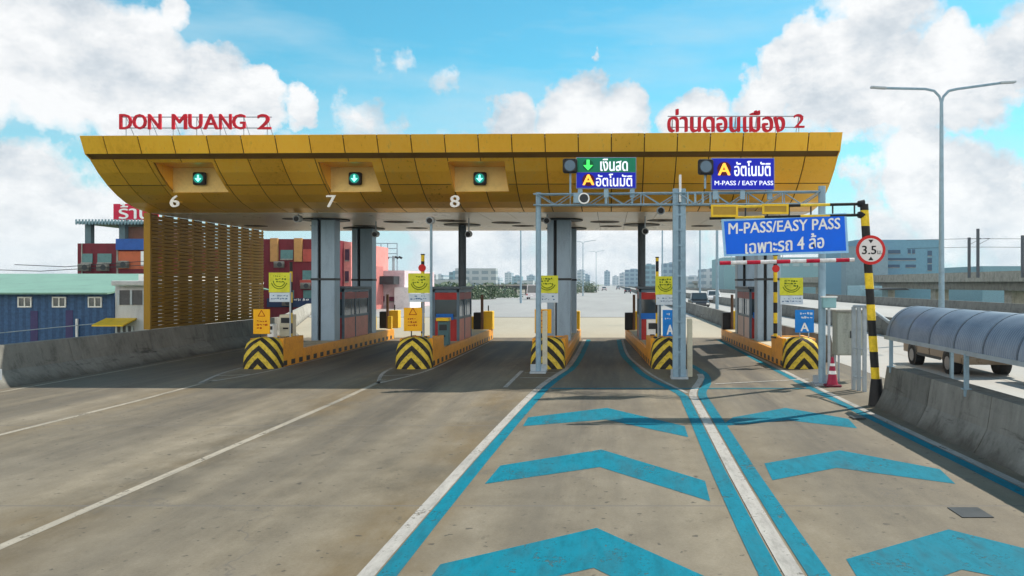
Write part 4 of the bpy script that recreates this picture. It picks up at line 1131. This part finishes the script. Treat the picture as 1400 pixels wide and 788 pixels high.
# blue warehouse
YW = 40.0
def bx(px, Y): return (px-CX)/F*Y
def bz(py, Y): return H-(py-CY)/F*Y
wh = thing('warehouse', 'low blue metal warehouse with pale green roof at the far left', 'warehouse', (-32, 44, -6))
rib = band_mat('blue_ribbed_sheet', (.035, .085, .19), (.045, .11, .24), .35, .5, 0)
x1 = bx(156.5, YW)
MB().bb(-60, x1, YW, YW+16, -6, bz(401, YW)).build('wall', rib, wh)
q = MB(); zt_ = bz(401, YW)
q.add([(-60.5, YW-.6, zt_-.05), (x1+.02, YW-.6, zt_-.05), (x1+.02, YW+9, zt_+.95), (-60.5, YW+9, zt_+.95), (-60.5, YW+18, zt_), (x1+.02, YW+18, zt_),
       (-60.5, YW-.6, zt_+.03), (x1+.02, YW-.6, zt_+.03), (x1+.02, YW+9, zt_+1.03), (-60.5, YW+9, zt_+1.03), (-60.5, YW+18, zt_+.08), (x1+.02, YW+18, zt_+.08)],
      [(0, 3, 2, 1), (3, 4, 5, 2), (6, 7, 8, 9), (9, 8, 11, 10), (0, 1, 7, 6), (4, 10, 11, 5), (0, 6, 9, 3), (3, 9, 10, 4), (1, 2, 8, 7), (2, 5, 11, 8)])
q.build('roof', M('mint_roof', (.17, .30, .245), .55, .0, scale=.8, var=.2), wh)
for a_, b_ in ((25, 44), (72, 91), (121, 140), (-30, -10), (-80, -60)):
    w_ = MB(); X0, X1 = bx(a_, YW), bx(b_, YW); z0, z1 = bz(420.5, YW), bz(406, YW)
    w_.bb(X0, X1, YW-.06, YW-.004, z1-.06, z1); w_.bb(X0, X1, YW-.06, YW-.004, z0, z0+.06)
    for x_ in (X0, (X0+X1)/2-.03, X1-.06): w_.bb(x_, x_+.06, YW-.06, YW-.004, z0+.06, z1-.06)
    o = w_.build('window', WHITE, wh); MB().bb(X0+.05, X1-.05, YW-.03, YW-.005, z0+.05, z1-.05).build('pane', GLASS, o)
w_ = MB().bb(bx(42, YW), bx(52, YW), YW-.02, YW-.003, -6, bz(408, YW)-.6).bb(bx(90, YW), bx(100, YW), YW-.02, YW-.003, -6, bz(410, YW)-.5); w_.build('dark_panel', M('maroon_stain_panel', (.06, .05, .14), .6), wh)
MB().cyl((bx(107, YW), YW-.1, -3), (bx(107, YW), YW-.1, bz(436, YW)), .06, 8).build('pipe', WHITE, wh)
MB().path([(bx(-60, 39), 39.0, bz(462, 39)), (bx(0, 39), 39.0, bz(455.5, 39)), (bx(70, 39), 39, bz(448.5, 39)), (bx(150, 39), 39, bz(441, 39))], .02, 5).build('overhead_cable', GREYM, loc=(-30, 39, 0), label='pale cable strung across the front of the blue warehouse', cat='cable')
# white house
YB = 39.4
hs = thing('white_house', 'white plastered house with yellow awning beside the blue warehouse', 'house', (bx(176, YB), YB+4, -6))
MB().bb(bx(157.5, YB), bx(245, YB), YB, YB+9, -6, bz(391, YB)).build('wall', M('white_plaster', (.52, .53, .54), .7, streak=True, var=.25), hs)
MB().bb(bx(160, YB), bx(248, YB), YB-.5, YB+9.4, bz(391, YB)+.01, bz(384, YB)).build('roof', M('pale_roof', (.55, .55, .55), .7), hs, bevel=.05)
MB().bb(bx(173, YB), bx(230, YB), YB+1, YB+6, bz(384, YB), bz(375, YB)).build('roof_room', WHITE, hs)
MB().bb(bx(188, YB), bx(215, YB), YB+.95, YB+1, bz(382, YB), bz(377, YB)).build('vent', DARKM, hs)
def house_window(x0, x1, y0, y1, nm, n):
    w_ = MB(); X0, X1 = bx(x0, YB), bx(x1, YB); z0, z1 = bz(y1, YB), bz(y0, YB)
    MB_ = MB().bb(X0, X1, YB-.04, YB-.004, z0, z1); o = MB_.build('window', M('dull_window', (.09, .09, .10), .25), hs)
    for i in range(n+1): xx = X0+(X1-X0)*i/n; w_.bb(xx-.05, xx+.05, YB-.07, YB-.041, z0, z1)
    w_.build('frame', GREYM, o)
house_window(163, 232, 397, 417, 'window', 4); house_window(160, 182, 446, 458, 'window', 3)
q = MB(); q.add([(bx(145, YB), YB-1.1, bz(445, YB)), (bx(187, YB), YB-1.1, bz(445, YB)), (bx(187, YB), YB, bz(437, YB)), (bx(145, YB), YB, bz(437, YB)),
                 (bx(145, YB), YB-1.1, bz(443, YB)), (bx(187, YB), YB-1.1, bz(443, YB)), (bx(187, YB), YB, bz(435, YB)), (bx(145, YB), YB, bz(435, YB))],
                [(0, 3, 2, 1), (4, 5, 6, 7), (0, 1, 5, 4), (1, 2, 6, 5), (2, 3, 7, 6), (3, 0, 4, 7)])
q.build('awning', YELLOW, hs)
# dark red block left
def block(name, label, cat, px0, px1, ytop, Y, depth, mat, windows=(), wmat=None, z0=-6, extra=None, group=None):
    x0, x1 = bx(px0, Y), bx(px1, Y)
    t = thing(name, label, cat, ((x0+x1)/2, Y+depth/2, z0), group)
    MB().bb(x0, x1, Y, Y+depth, z0, bz(ytop, Y)).build('wall', mat, t)
    for (a_, b_, c_, d_) in windows:
        o = MB().bb(bx(a_, Y), bx(b_, Y), Y-.08, Y-.004, bz(d_, Y), bz(c_, Y)).build('window', wmat or GLASS, t)
        MB().bb(bx(a_, Y), bx(b_, Y), Y-.16, Y-.081, bz(d_, Y)-.12, bz(d_, Y)).build('sill', CONCL, o)
    return t
MAROON = M('maroon_wall', (.16, .02, .03), .7, var=.3, streak=True)
TEALG = M('teal_window', (.10, .22, .22), .2)
YM = 70.0
b1 = block('apartment_block', 'dark red block with steel framed roof terrace behind the warehouse', 'building', 106, 205, 333, YM, 14, MAROON, ((112, 127, 347, 359), (134, 153, 347, 359), (112, 127, 375, 381), (134, 153, 375, 381)), TEALG)
MB().bb(bx(162, YM), bx(215, YM), YM-.4, YM-.01, bz(342, YM), bz(327, YM)).build('blue_balcony', M('blue_balcony', (.03, .10, .36), .6), b1)
MB().bb(bx(163, YM), bx(215, YM), YM-.12, YM-.01, bz(368, YM), bz(344, YM)).build('orange_bay', M('orange_render', (.50, .13, .06), .7), b1)
MB().bb(bx(163, YM), bx(215, YM), YM+1, YM+8, bz(333, YM), bz(309, YM)).build('penthouse_wall', M('brown_render', (.16, .08, .06), .7), b1)
for px in (115, 162): MB().bb(bx(px, YM)-.25, bx(px, YM)+.25, YM+.5, YM+1, bz(333, YM), bz(306, YM)).build('terrace_post', M('teal_steel', (.10, .16, .19), .5), b1)
q = MB().bb(bx(106, YM), bx(215, YM), YM-.3, YM+9, bz(306, YM), bz(303, YM))
for i in range(24): q.bb(bx(107, YM)+i*.27, bx(107, YM)+i*.27+.12, YM-.4, YM-.31, bz(306, YM)-.1, bz(300.5, YM))
q.build('roof_trellis', M('teal_trellis', (.18, .28, .33), .5), b1)
MB().bb(bx(160, YM), bx(162, YM), YM-.1, YM-.01, -6, bz(333, YM)).bb(bx(112, YM), bx(113, YM), YM-.1, YM-.01, -6, bz(333, YM)).build('pipe', CONCL, b1)
MB().bb(bx(197, YM), bx(202, YM), YM-.5, YM-.2, bz(364, YM), bz(344, YM)).build('curtain', WHITE, b1)
ys_ = 75.0
for px, py in ((120, 366), (145, 366), (172, 362), (384, 362), (420, 391), (395, 414)):
    Yk = YM if px < 300 else 80.0
    t = thing('air_conditioner', 'small white air conditioner on the ' + {120: 'dark red block below its leftmost window', 145: 'dark red block below its second window', 172: 'orange bay of the dark red block', 384: 'maroon block under its top window', 420: 'maroon block near its lower red bay', 395: 'maroon block above the dark shop band'}[px], 'air conditioner', (bx(px, Yk), Yk, bz(py, Yk)))
    MB().box((bx(px, Yk), Yk-.45, bz(py, Yk)), (.9, .35, .6)).build('case', CONCL, t, bevel=.03)
    MB().cyl((bx(px, Yk)+.12, Yk-.64, bz(py, Yk)), (bx(px, Yk)+.12, Yk-.63, bz(py, Yk)), .23, 16).build('fan', DARKM, t)
for i, (a_, b_) in enumerate(((-40, 150), (20, 158))):
    MB().path([(bx(a_, 60), 60, bz(368-i*6, 60)), (bx((a_+b_)/2, 60), 60, bz(371-i*6, 60)), (bx(b_+60, 60), 60, bz(362-i*6, 60))], .025, 5).build('overhead_cable', DARKM, loc=(bx(50, 60), 60, 3.5), label=('lower' if i == 0 else 'upper')+' dark cable sagging above the pale green warehouse roof', cat='cable')
sg = thing('roof_billboard', 'red rooftop shop billboard with white thai lettering above the dark red block', 'billboard', (bx(175, ys_), ys_, bz(303, ys_)))
MB().bb(bx(155, ys_), bx(215, ys_), ys_, ys_+.3, bz(301, ys_), bz(279, ys_)).build('board', M('crimson_board', (.55, .01, .05), .5), sg)
text_mb('ร้าน', bx(184, ys_), ys_-.02, bz(289, ys_), bx(205, ys_)-bx(163, ys_), 1.35, .03, .02).build('lettering', WHITE, sg)
MB().cyl((bx(170, ys_), ys_+.4, bz(320, ys_)), (bx(170, ys_), ys_+.4, bz(290, ys_)), .1, 8).cyl((bx(200, ys_), ys_+.4, bz(320, ys_)), (bx(200, ys_), ys_+.4, bz(290, ys_)), .1, 8).build('support', DARKM, sg)
# red block right of the screen
YN = 80.0
ORB = M('ochre_pier', (.48, .26, .09), .7)
b2 = block('apartment_block', 'maroon block with ochre piers seen right of the slatted screen', 'building', 340, 452, 327, YN, 16, MAROON, ((384, 401, 342, 354), (414, 428, 370, 382), (392, 402, 397, 408), (415, 428, 397, 410)), TEALG)
for a_, b_ in ((371, 381), (403.5, 414)): MB().bb(bx(a_, YN), bx(b_, YN), YN-.3, YN-.01, bz(358, YN), bz(326, YN)).build('pier', ORB, b2)
MB().bb(bx(415, YN), bx(431, YN), YN-.2, YN-.01, bz(358, YN), bz(341, YN)).bb(bx(411, YN), bx(431, YN), YN-.25, YN-.02, bz(391, YN), bz(383, YN)).build('red_bay', M('brick_red_render', (.42, .08, .06), .7), b2)
MB().bb(bx(366, YN), bx(431, YN), YN-.2, YN-.01, bz(420, YN), bz(408, YN)).build('shop_band', M('navy_band', (.02, .04, .10), .5), b2)
q = MB(); squiggles(q, bx(412, YN), YN-.21, bz(410, YN), 1.6, .4, 1, 3, .12); q.build('shop_band_print', WHITE, b2)
YP = 84.0
b3 = block('apartment_block', 'salmon pink block between the two left steel columns', 'building', 453, 480, 331, YP, 14, M('salmon_render', (.66, .26, .24), .7), ((472, 478, 341, 356), (472, 477, 371, 385)), M('dark_window', (.07, .04, .07), .3))
MB().bb(bx(455, YP), bx(468, YP), YP-.2, YP-.01, bz(360, YP), bz(342, YP)).bb(bx(455, YP), bx(468, YP), YP-.2, YP-.01, bz(388, YP), bz(370, YP)).build('orange_bay', M('bright_orange_render', (.65, .16, .08), .7), b3)
MB().bb(bx(480, YP), bx(487, YP), YP+2, YP+10, -6, bz(362, YP)).build('side_wing', M('rose_render', (.50, .18, .17), .7), b3)
# white building with dark canopy roof
YQ = 95.0
b4 = block('office_building', 'pale pink and white low building with dark roof right of the rear left column', 'building', 500, 553, 370, YQ, 16, M('pale_pink_render', (.62, .50, .53), .7), ((515, 526, 405, 412), (530, 541, 406, 412)), M('plum_window', (.15, .03, .07), .3))
MB().bb(bx(503, YQ), bx(546, YQ), YQ-2.5, YQ-.02, bz(389, YQ), bz(378, YQ)).build('dark_roof', DARKM, b4)
MB().bb(bx(533, YQ), bx(556, YQ), YQ-.3, YQ-.01, bz(412, YQ), bz(368, YQ)).build('white_wall', M('white_render', (.72, .72, .72), .7), b4) if False else None
MB().bb(bx(541, YQ), bx(562, YQ), YQ-.6, YQ+6, -6, bz(393, YQ)).build('side_wing', M('white_render', (.72, .72, .72), .7), b4)
yb_ = 110.0
bb_ = thing('billboard_frame', 'empty steel billboard frame standing above the pale building', 'billboard', (bx(528, yb_), yb_, -6))
q = MB()
for px in (512, 521, 530, 543): q.cyl((bx(px, yb_), yb_, bz(372, yb_) if px != 521 else -6), (bx(px, yb_), yb_, bz(333, yb_)), .07, 6)
for py in (333, 340, 347, 352): q.cyl((bx(512, yb_), yb_, bz(py, yb_)), (bx(543, yb_), yb_, bz(py, yb_)), .06, 6)
q.build('frame', M('grey_blue_steel', (.30, .38, .45), .5), bb_)
q = MB()
for px in (519, 524, 531, 544, 549): q.box((bx(px, yb_), yb_-.6, bz(352.5, yb_)), (.4, .5, .25), ry=.4)
q.build('floodlights', DARKM, bb_)
for px in (521, 538): MB().cyl((bx(px, yb_), yb_, -6), (bx(px, yb_), yb_, bz(350, yb_)), .18, 8).build('leg', GREYM, bb_)

# right: elevated railway and blue building
rw = thing('elevated_railway', 'long concrete elevated railway viaduct beyond the opposite carriageway', 'viaduct', (62, 120, -6))
MB().bb(58.5, 66, -40, 1300, 3.1, 3.6).bb(58.3, 58.6, -40, 1300, 3.1, 4.65).bb(65.9, 66.2, -40, 1300, 3.1, 4.65).build('deck', CONCL, rw)
MB().bb(59.6, 64.9, -40, 1300, 1.75, 3.1).build('girder', CONC, rw)
for k in range(-1, 40):
    if k < 22 or k % 2 == 0: MB().bb(61.0, 63.5, k*30+8, k*30+10.4, -6, 1.75).build('pier', CONCL, rw)
MB().bb(70, 130, 60, 1200, -6, -5).build('yard_strip', CONC, kind='structure') if False else None
for px, y0, Y, l in ((1325, 325, 116, 'shorter railway mast left of its taller twin on the viaduct'), (1337, 313, 114, 'taller dark railway mast on the viaduct'), (1398, 322, 112, 'railway mast cut by the right edge')):
    X = bx(px, Y); t = thing('railway_mast', l, 'mast', (X, Y, 3.6), 'overhead line masts on the viaduct')
    MB().bb(X-.16, X+.16, Y-.16, Y+.16, 3.6, bz(y0, Y)).build('mast', M('mast_dark', (.08, .09, .11), .6), t)
    MB().cyl((X, Y, bz(327, Y)), (X+1.6, Y, bz(326, Y)), .04, 6).cyl((X, Y, bz(335, Y)), (X+1.5, Y, bz(327, Y)), .03, 6).build('bracket', M('mast_dark', (.08, .09, .11)), t)
q = MB()
for zz in (326.5, 338): q.path([(bx(1240, 118), 118, bz(zz+2, 118)), (bx(1330, 116), 116, bz(zz, 116)), (bx(1440, 112), 112, bz(zz+.5, 112))], .03, 5)
q.build('overhead_wire', DARKM, loc=(50, 116, 9), label='thin overhead wires strung between the railway masts', cat='wire')
YX = 190.0
BB = M('sky_blue_cladding', (.13, .28, .40), .6, var=.12)
b5 = block('factory_building', 'pale blue office block with window bands behind the round height limit sign', 'building', 1172, 1284, 328, YX, 30, BB,
           ((1211, 1231, 342, 347), (1241, 1245, 341, 347), (1247, 1251, 341, 347), (1211, 1252, 353, 356), (1211, 1230, 362, 366), (1238, 1252, 362, 366), (1268, 1274, 343, 350), (1268, 1274, 353, 360), (1268, 1274, 362, 370)), M('slate_blue_window', (.03, .08, .16), .3))
MB().bb(bx(1150, YX), bx(1206, YX), YX-4, YX-.1, -6, bz(338, YX)).build('grey_wing', M('grey_blue_cladding', (.18, .27, .33), .6), b5)
b6 = block('factory_building', 'low blue industrial shed at the far right beyond the viaduct', 'building', 1343, 1500, 364, 260, 40, M('shed_blue', (.16, .30, .38), .6))
b7 = block('factory_building', 'long teal roofed station hall behind the big blue sign', 'building', 990, 1172, 352, 330, 40, M('hall_teal', (.18, .33, .38), .6), [(1000+i*14, 1009+i*14, 357, 364) for i in range(12)], M('hall_window', (.30, .42, .46), .4))
b8 = block('factory_building', 'small pale blue container like shed under the viaduct', 'building', 1176, 1206, 391, 150, 8, M('container_blue', (.30, .48, .58), .6), z0=-3)
MB().add([(bx(1200, 140), 140, bz(397, 140)), (bx(1245, 140), 140, bz(397, 140)), (bx(1238, 140), 140, bz(394, 140)), (bx(1208, 140), 140, bz(394.5, 140)),
          (bx(1200, 140), 148, bz(397, 140)), (bx(1245, 140), 148, bz(397, 140)), (bx(1238, 140), 148, bz(394, 140)), (bx(1208, 140), 148, bz(394.5, 140))],
         [(0, 1, 2, 3), (7, 6, 5, 4), (0, 4, 5, 1), (1, 5, 6, 2), (2, 6, 7, 3), (3, 7, 4, 0)]).build('shed_roof', DARKM, loc=(bx(1222, 140), 140, 1.5), label='low dark shed roof under the viaduct at the right', cat='roof')
# distant skyline
def wband(name, wall, glass, fh, fw):
    m, nt, b = newmat(name); s = sep(nt, coords(nt))
    a = math_(nt, 'GREATER_THAN', math_(nt, 'FRACT', math_(nt, 'DIVIDE', s[2], fh)), .45)
    c = math_(nt, 'GREATER_THAN', math_(nt, 'FRACT', math_(nt, 'DIVIDE', s[0], fw)), .3)
    link(nt, mix(nt, math_(nt, 'MULTIPLY', a, c), wall, glass), b.inputs['Base Color']); b.inputs['Roughness'].default_value = .6
    return m
T1 = wband('tower_blue_grey', (.22, .33, .42), (.10, .18, .27), 3.4, 4.5)
T2 = wband('tower_pale', (.42, .48, .54), (.20, .28, .36), 3.4, 6)
T3 = wband('tower_teal', (.14, .28, .36), (.07, .14, .20), 3.6, 5)
sky = [(855, 879, 369, 700, T1, 'broad slate blue block left of the second round column'), (880, 896, 362, 620, T3, 'teal slab just right of the second round column'), (908, 936, 360, 500, T1, 'tall blue block behind the thick gantry post'),
       (826, 834, 371, 1100, T1, 'slim dark tower above the vanishing point of the road'), (837, 846, 378, 1300, T2, 'short pale block right of the slim dark tower'), (789, 799, 370, 900, T2, 'pale block right of the central column with a flat top'),
       (781, 787, 362, 950, T2, 'faint narrow tower touching the central column'), (797, 806, 376, 1000, T1, 'small grey block left of the farthest lamp'), (847, 858, 374, 900, T2, 'pale stepped block left of the broad slate blue one'),
       (690, 699, 373, 1200, T2, 'pale block left of the left gantry post'), (700, 712, 378, 1100, T3, 'low teal block behind the thin left lamp'), (672, 683, 380, 1000, T2, 'pale low block right of the first round column'),
       (655, 664, 375, 1400, T1, 'faint blue grey block above the green trees'), (614, 625, 372, 700, T3, 'teal block left of the first round column'), (594, 606, 376, 800, T2, 'pale block right of the thin camera pole'),
       (639, 650, 378, 900, T2, 'pale flat block right of the hanging camera'), (720, 731, 377, 1200, T1, 'grey block left of the white van'), (560, 572, 377, 800, T3, 'teal block behind the lime board left of centre'),
       (938, 960, 378, 600, T2, 'long pale block right of the thick gantry post'), (962, 1000, 368, 450, T2, 'wide pale block with many windows beside the lamp pole')]
for i, (a_, b_, yt, Y, m_, l) in enumerate(sky):
    t = block('distant_building', l, 'building', a_, b_, yt, Y, 30, m_)
    MB().bb(bx(a_+(b_-a_)*.3, Y), bx(a_+(b_-a_)*.7, Y), Y+5, Y+15, bz(yt, Y), bz(yt-1.6, Y)).build('roof_plant', m_, t)
lowtown = MB(); rnd = random.Random(3)
for i in range(420):
    Y = rnd.uniform(350, 1500); X = rnd.uniform(-1.0, .9)*Y
    if -30 < X < 75: continue
    w = rnd.uniform(8, 26); hh = rnd.uniform(4, 12)+(5 if rnd.random() < .15 else 0)
    lowtown.bb(X-w/2, X+w/2, Y, Y+rnd.uniform(8, 20), -6, -6+hh)
lowtown.build('distant_town', wband('town_mix', (.40, .44, .46), (.20, .26, .30), 3.2, 5), kind='stuff', label='low hazy roofs of the town spread to the horizon')

# ------------------------------------------------------------------ trees
def leaf_mat(name, ca, cb):
    m, nt, b = newmat(name)
    c = ramp(nt, noise(nt, coords(nt), .9, 4), [(.35, ca), (.65, cb)])
    link(nt, c, b.inputs['Base Color']); b.inputs['Roughness'].default_value = .6
    return m
LEAF = leaf_mat('leaf_green', (.02, .05, .015), (.045, .095, .03)); BARK = M('bark', (.10, .07, .05), .9)
def tree(X, Y, hgt, rad, label, seed, n=900, z0=-6):
    rnd = random.Random(seed)
    t = thing('tree', label, 'tree', (X, Y, z0))
    tk = MB().cyl((X, Y, z0), (X, Y, z0+hgt*.6), .28, 8, .14)
    cl = []
    for i in range(9):
        a_ = rnd.uniform(0, 2*PI); r_ = rnd.uniform(.2, .75)*rad; z_ = z0+hgt*rnd.uniform(.55, .9); p = Vector((X+r_*math.cos(a_), Y+r_*math.sin(a_), z_))
        tk.cyl((X, Y, z0+hgt*.4), p, .10, 5, .04); cl.append((p, rad*rnd.uniform(.28, .5)))
    tk.build('trunk', BARK, t)
    c_ = MB()
    for i in range(n):
        p, r_ = rnd.choice(cl); d = Vector((rnd.gauss(0, 1), rnd.gauss(0, 1), rnd.gauss(0, .8))).normalized()*r_*rnd.uniform(.4, 1.05)
        q0 = p+d; s_ = rnd.uniform(.12, .26); u = Vector((rnd.gauss(0, 1), rnd.gauss(0, 1), rnd.gauss(0, 1))).normalized(); v = u.orthogonal().normalized()
        c_.add([q0-u*s_, q0+v*s_*.6, q0+u*s_, q0-v*s_*.6], [(0, 1, 2, 3)])
    c_.build('crown', LEAF, t)
for px, Y, hh, rad, l in ((648, 150, 8.4, 5.0, 'leafy green tree just right of the first round column'), (668, 165, 7.0, 6, 'broad green tree low beside the road left of centre'), (690, 175, 6.8, 5.5, 'green tree beside the road left of the thin lamp'),
                      (612, 140, 8.6, 4.0, 'green tree behind the blue grey booth left of centre'), (566, 120, 8.2, 3.2, 'green tree behind the lime board left of centre'), (176, 58, 9.0, 2.6, 'dark small tree between the warehouse roof and the white house'), (790, 260, 8.6, 6, 'tree on the verge right of the central column'), (774, 230, 8.4, 5, 'tree half hidden behind the central column')):
    tree(bx(px, Y), Y, hh, rad, l, int(px), 4200 if Y > 100 else 1800)
tl_ = MB(); rnd = random.Random(9)
for i in range(16000):
    Y = rnd.uniform(300, 900); X = rnd.choice((rnd.uniform(-.75*Y, -30), rnd.uniform(-.75*Y, -30), rnd.uniform(76, .6*Y+20))); k = math.sin(X*.06)+math.sin(Y*.05+X*.013)
    q0 = Vector((X, Y, -6+rnd.uniform(0, 1)**.7*(5.5+1.6*k))); s_ = rnd.uniform(1.0, 2.2); u = Vector((rnd.gauss(0, 1), rnd.gauss(0, 1), rnd.gauss(0, 1))).normalized(); v = u.orthogonal()
    tl_.add([q0-u*s_, q0+v*s_, q0+u*s_, q0-v*s_], [(0, 1, 2, 3)])
tl_.build('distant_treeline', LEAF, kind='stuff', label='hazy green tree belt spread in front of the skyline')
# side wall by the left road beyond the plaza
for px0, px1, y0, y1, Y, l in ((688, 726, 390, 395, 210, 'dark flyover span with pale edge left of the white van'),):
    t = thing('flyover', l, 'flyover', (bx(705, Y), Y, -6))
    MB().bb(bx(660, Y), bx(728, Y), Y, Y+10, bz(394, Y)-.2, bz(389.5, Y)).build('span', DARKM, t)
    MB().bb(bx(660, Y), bx(728, Y), Y-.3, Y-.01, bz(391, Y), bz(389, Y)).build('parapet', CONCL, t)
    for px in (670, 700, 720): MB().bb(bx(px, Y)-.6, bx(px, Y)+.6, Y+2, Y+5, -6, bz(394, Y)-.2).build('pier', CONC, t)

# ------------------------------------------------------------------ air
hz = MB().bb(-1500, 1500, -60, 1750, -7, 75).build('haze', None, kind='stuff', label='thin bluish haze over the far city')
hm = bpy.data.materials.new('haze'); hm.use_nodes = True; hn = hm.node_tree; hn.nodes.remove(hn.nodes['Principled BSDF'])
pv = hn.nodes.new('ShaderNodeVolumePrincipled'); pv.inputs['Density'].default_value = .0002; pv.inputs['Color'].default_value = (.72, .88, 1.0, 1); pv.inputs['Anisotropy'].default_value = .2
hn.links.new(pv.outputs[0], hn.nodes['Material Output'].inputs['Volume']); hz.data.materials.clear(); hz.data.materials.append(hm)
# ------------------------------------------------------------------ world, sun, camera
sun_dir = Vector((.69, .557, 1.0)).normalized()
elev = math.asin(sun_dir.z); az = math.atan2(sun_dir.x, sun_dir.y)     # azimuth from +Y towards +X
sd = bpy.data.lights.new('sun', 'SUN'); sd.energy = 5.0; sd.angle = R(.53); sd.color = (1, .91, .78)
so = bpy.data.objects.new('sun', sd); COL.objects.link(so); so.rotation_euler = (-sun_dir).to_track_quat('-Z', 'Y').to_euler(); so.location = (40, 30, 60)
w = bpy.data.worlds.new('World'); SC.world = w; w.use_nodes = True; nt = w.node_tree
bg = nt.nodes['Background']; bg.inputs['Strength'].default_value = .10
skyn = nt.nodes.new('ShaderNodeTexSky'); skyn.sky_type = 'NISHITA'; skyn.sun_disc = False; skyn.sun_elevation = elev; skyn.sun_rotation = az
skyn.dust_density = .5; skyn.ozone_density = 2.0; skyn.air_density = 1.0
co = coords(nt, 'Generated')
def vm(op, a, b=None, out=0):
    n = nt.nodes.new('ShaderNodeVectorMath'); n.operation = op
    for i, v in enumerate((a, b)):
        if v is None: continue
        if isinstance(v, tuple): n.inputs[i].default_value = v
        else: link(nt, v, n.inputs[i])
    return n.outputs[out]
s = sep(nt, co)
# cloud banks: directions (as azimuth/elevation lumps) softened by fractal noise
nz = nt.nodes.new('ShaderNodeTexNoise'); nz.inputs['Scale'].default_value = 5.0; nz.inputs['Detail'].default_value = 9; nz.inputs['Roughness'].default_value = .6
link(nt, co, nz.inputs['Vector'])
wob = vm('MULTIPLY', vm('SUBTRACT', nz.outputs['Color'], (.5, .5, .5)), (.16, .16, .16))
cw = vm('ADD', co, wob)
blobs = [(-60, 20, 210, .9), (60, 70, 130, 1), (170, 110, 105, 1), (270, 125, 80, 1), (350, 140, 62, 1), (415, 150, 45, 1), (220, 28, 45, .7), (-20, 150, 90, .6),
         (30, 260, 120, 1), (110, 310, 110, 1), (190, 330, 90, .8), (-60, 330, 170, 1), (0, 380, 120, .8),
         (700, 165, 60, 1), (780, 150, 70, 1), (860, 165, 60, 1), (960, 170, 60, 1), (1040, 140, 60, .9), (1080, 80, 50, .8), (1130, 120, 90, 1), (1220, 130, 90, 1), (1320, 110, 90, 1), (1200, 30, 120, .7), (1400, 60, 90, .6),
         (1180, 240, 60, .8), (1250, 230, 75, .9), (1340, 260, 110, .9), (1200, 300, 70, .7), (1450, 330, 130, .9), (892, 40, 26, .7), (806, 64, 20, .6), (945, 32, 18, .4),
         (560, 90, 90, .35), (480, 120, 60, .3), (620, 110, 80, .35), (520, 170, 90, .45), (420, 230, 90, .5), (900, 110, 90, .3), (640, 330, 160, .8), (850, 330, 150, .8), (1050, 330, 120, .7)]
acc = None
def lumps(vec):
    acc = None
    for x, y, r_, a_ in blobs:
        d = Vector(((x-CX)/F, 1, (CY-y)/F)); ln = d.length; d.normalize(); rr = r_/F/ln
        dist = vm('DISTANCE', vec, tuple(d), 1)
        v = math_(nt, 'MULTIPLY', math_(nt, 'SUBTRACT', 1.0, math_(nt, 'DIVIDE', dist, rr*1.12), clamp=True), a_)
        acc = v if acc is None else math_(nt, 'MAXIMUM', acc, v)
    return acc
den0 = lumps(cw)
# unseen bright cloud added behind the view as fill light, and thin high veils
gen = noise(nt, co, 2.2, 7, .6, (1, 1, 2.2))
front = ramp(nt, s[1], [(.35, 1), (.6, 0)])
fill_cloud = math_(nt, 'MULTIPLY', math_(nt, 'MULTIPLY', ramp(nt, gen, [(.38, 0), (.50, .95)]), front), ramp(nt, s[2], [(.32, 1), (.55, .06)]))
fb = noise(nt, co, 11, 10, .62)
den = math_(nt, 'ADD', math_(nt, 'MAXIMUM', den0, fill_cloud), math_(nt, 'MULTIPLY', math_(nt, 'SUBTRACT', fb, .5), .85))
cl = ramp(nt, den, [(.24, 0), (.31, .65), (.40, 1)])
veil = math_(nt, 'MULTIPLY', ramp(nt, noise(nt, co, 3.2, 8, .62, (1, 1, 4.5)), [(.44, 0), (.74, .55)]), 1.0)
horiz = ramp(nt, s[2], [(0, .9), (.05, .72), (.14, .22), (.25, 0)])
shade = ramp(nt, math_(nt, 'ADD', noise(nt, co, 9, 10, .66, (1, 1, 1.7)), math_(nt, 'MULTIPLY', den, .16)), [(.36, (3.7, 4.3, 4.9)), (.48, (5.3, 5.7, 6.1)), (.58, (6.7, 6.85, 7.0)), (.66, (7.6, 7.65, 7.7))])
skyc = mix(nt, 1.0, skyn.outputs[0], (.42, 1.2, 1.16), 'MULTIPLY')
c1 = mix(nt, veil, skyc, (4.4, 6.0, 6.8))
c2 = mix(nt, horiz, c1, (5.0, 6.0, 6.7))
# unseen clouds away from the sun, brightened to fill surfaces facing the view
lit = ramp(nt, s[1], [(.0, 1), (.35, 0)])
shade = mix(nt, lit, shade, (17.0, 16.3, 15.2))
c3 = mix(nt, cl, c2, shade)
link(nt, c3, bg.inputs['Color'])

cam = bpy.data.cameras.new('camera'); co_ = bpy.data.objects.new('camera', cam); COL.objects.link(co_)
co_.location = (0, 0, H); co_.rotation_euler = (R(90), 0, 0)
cam.sensor_width = 36; cam.lens = 36*F/1400; cam.shift_x = (700-CX)/1400; cam.shift_y = (CY-394)/1400; cam.clip_end = 9000; cam.clip_start = .1
SC.camera = co_
SC.view_settings.view_transform = 'Standard'; SC.view_settings.look = 'None'; SC.view_settings.gamma = 1; SC.view_settings.exposure = 0.38
SC.cycles.max_bounces = 6; SC.cycles.use_denoising = True
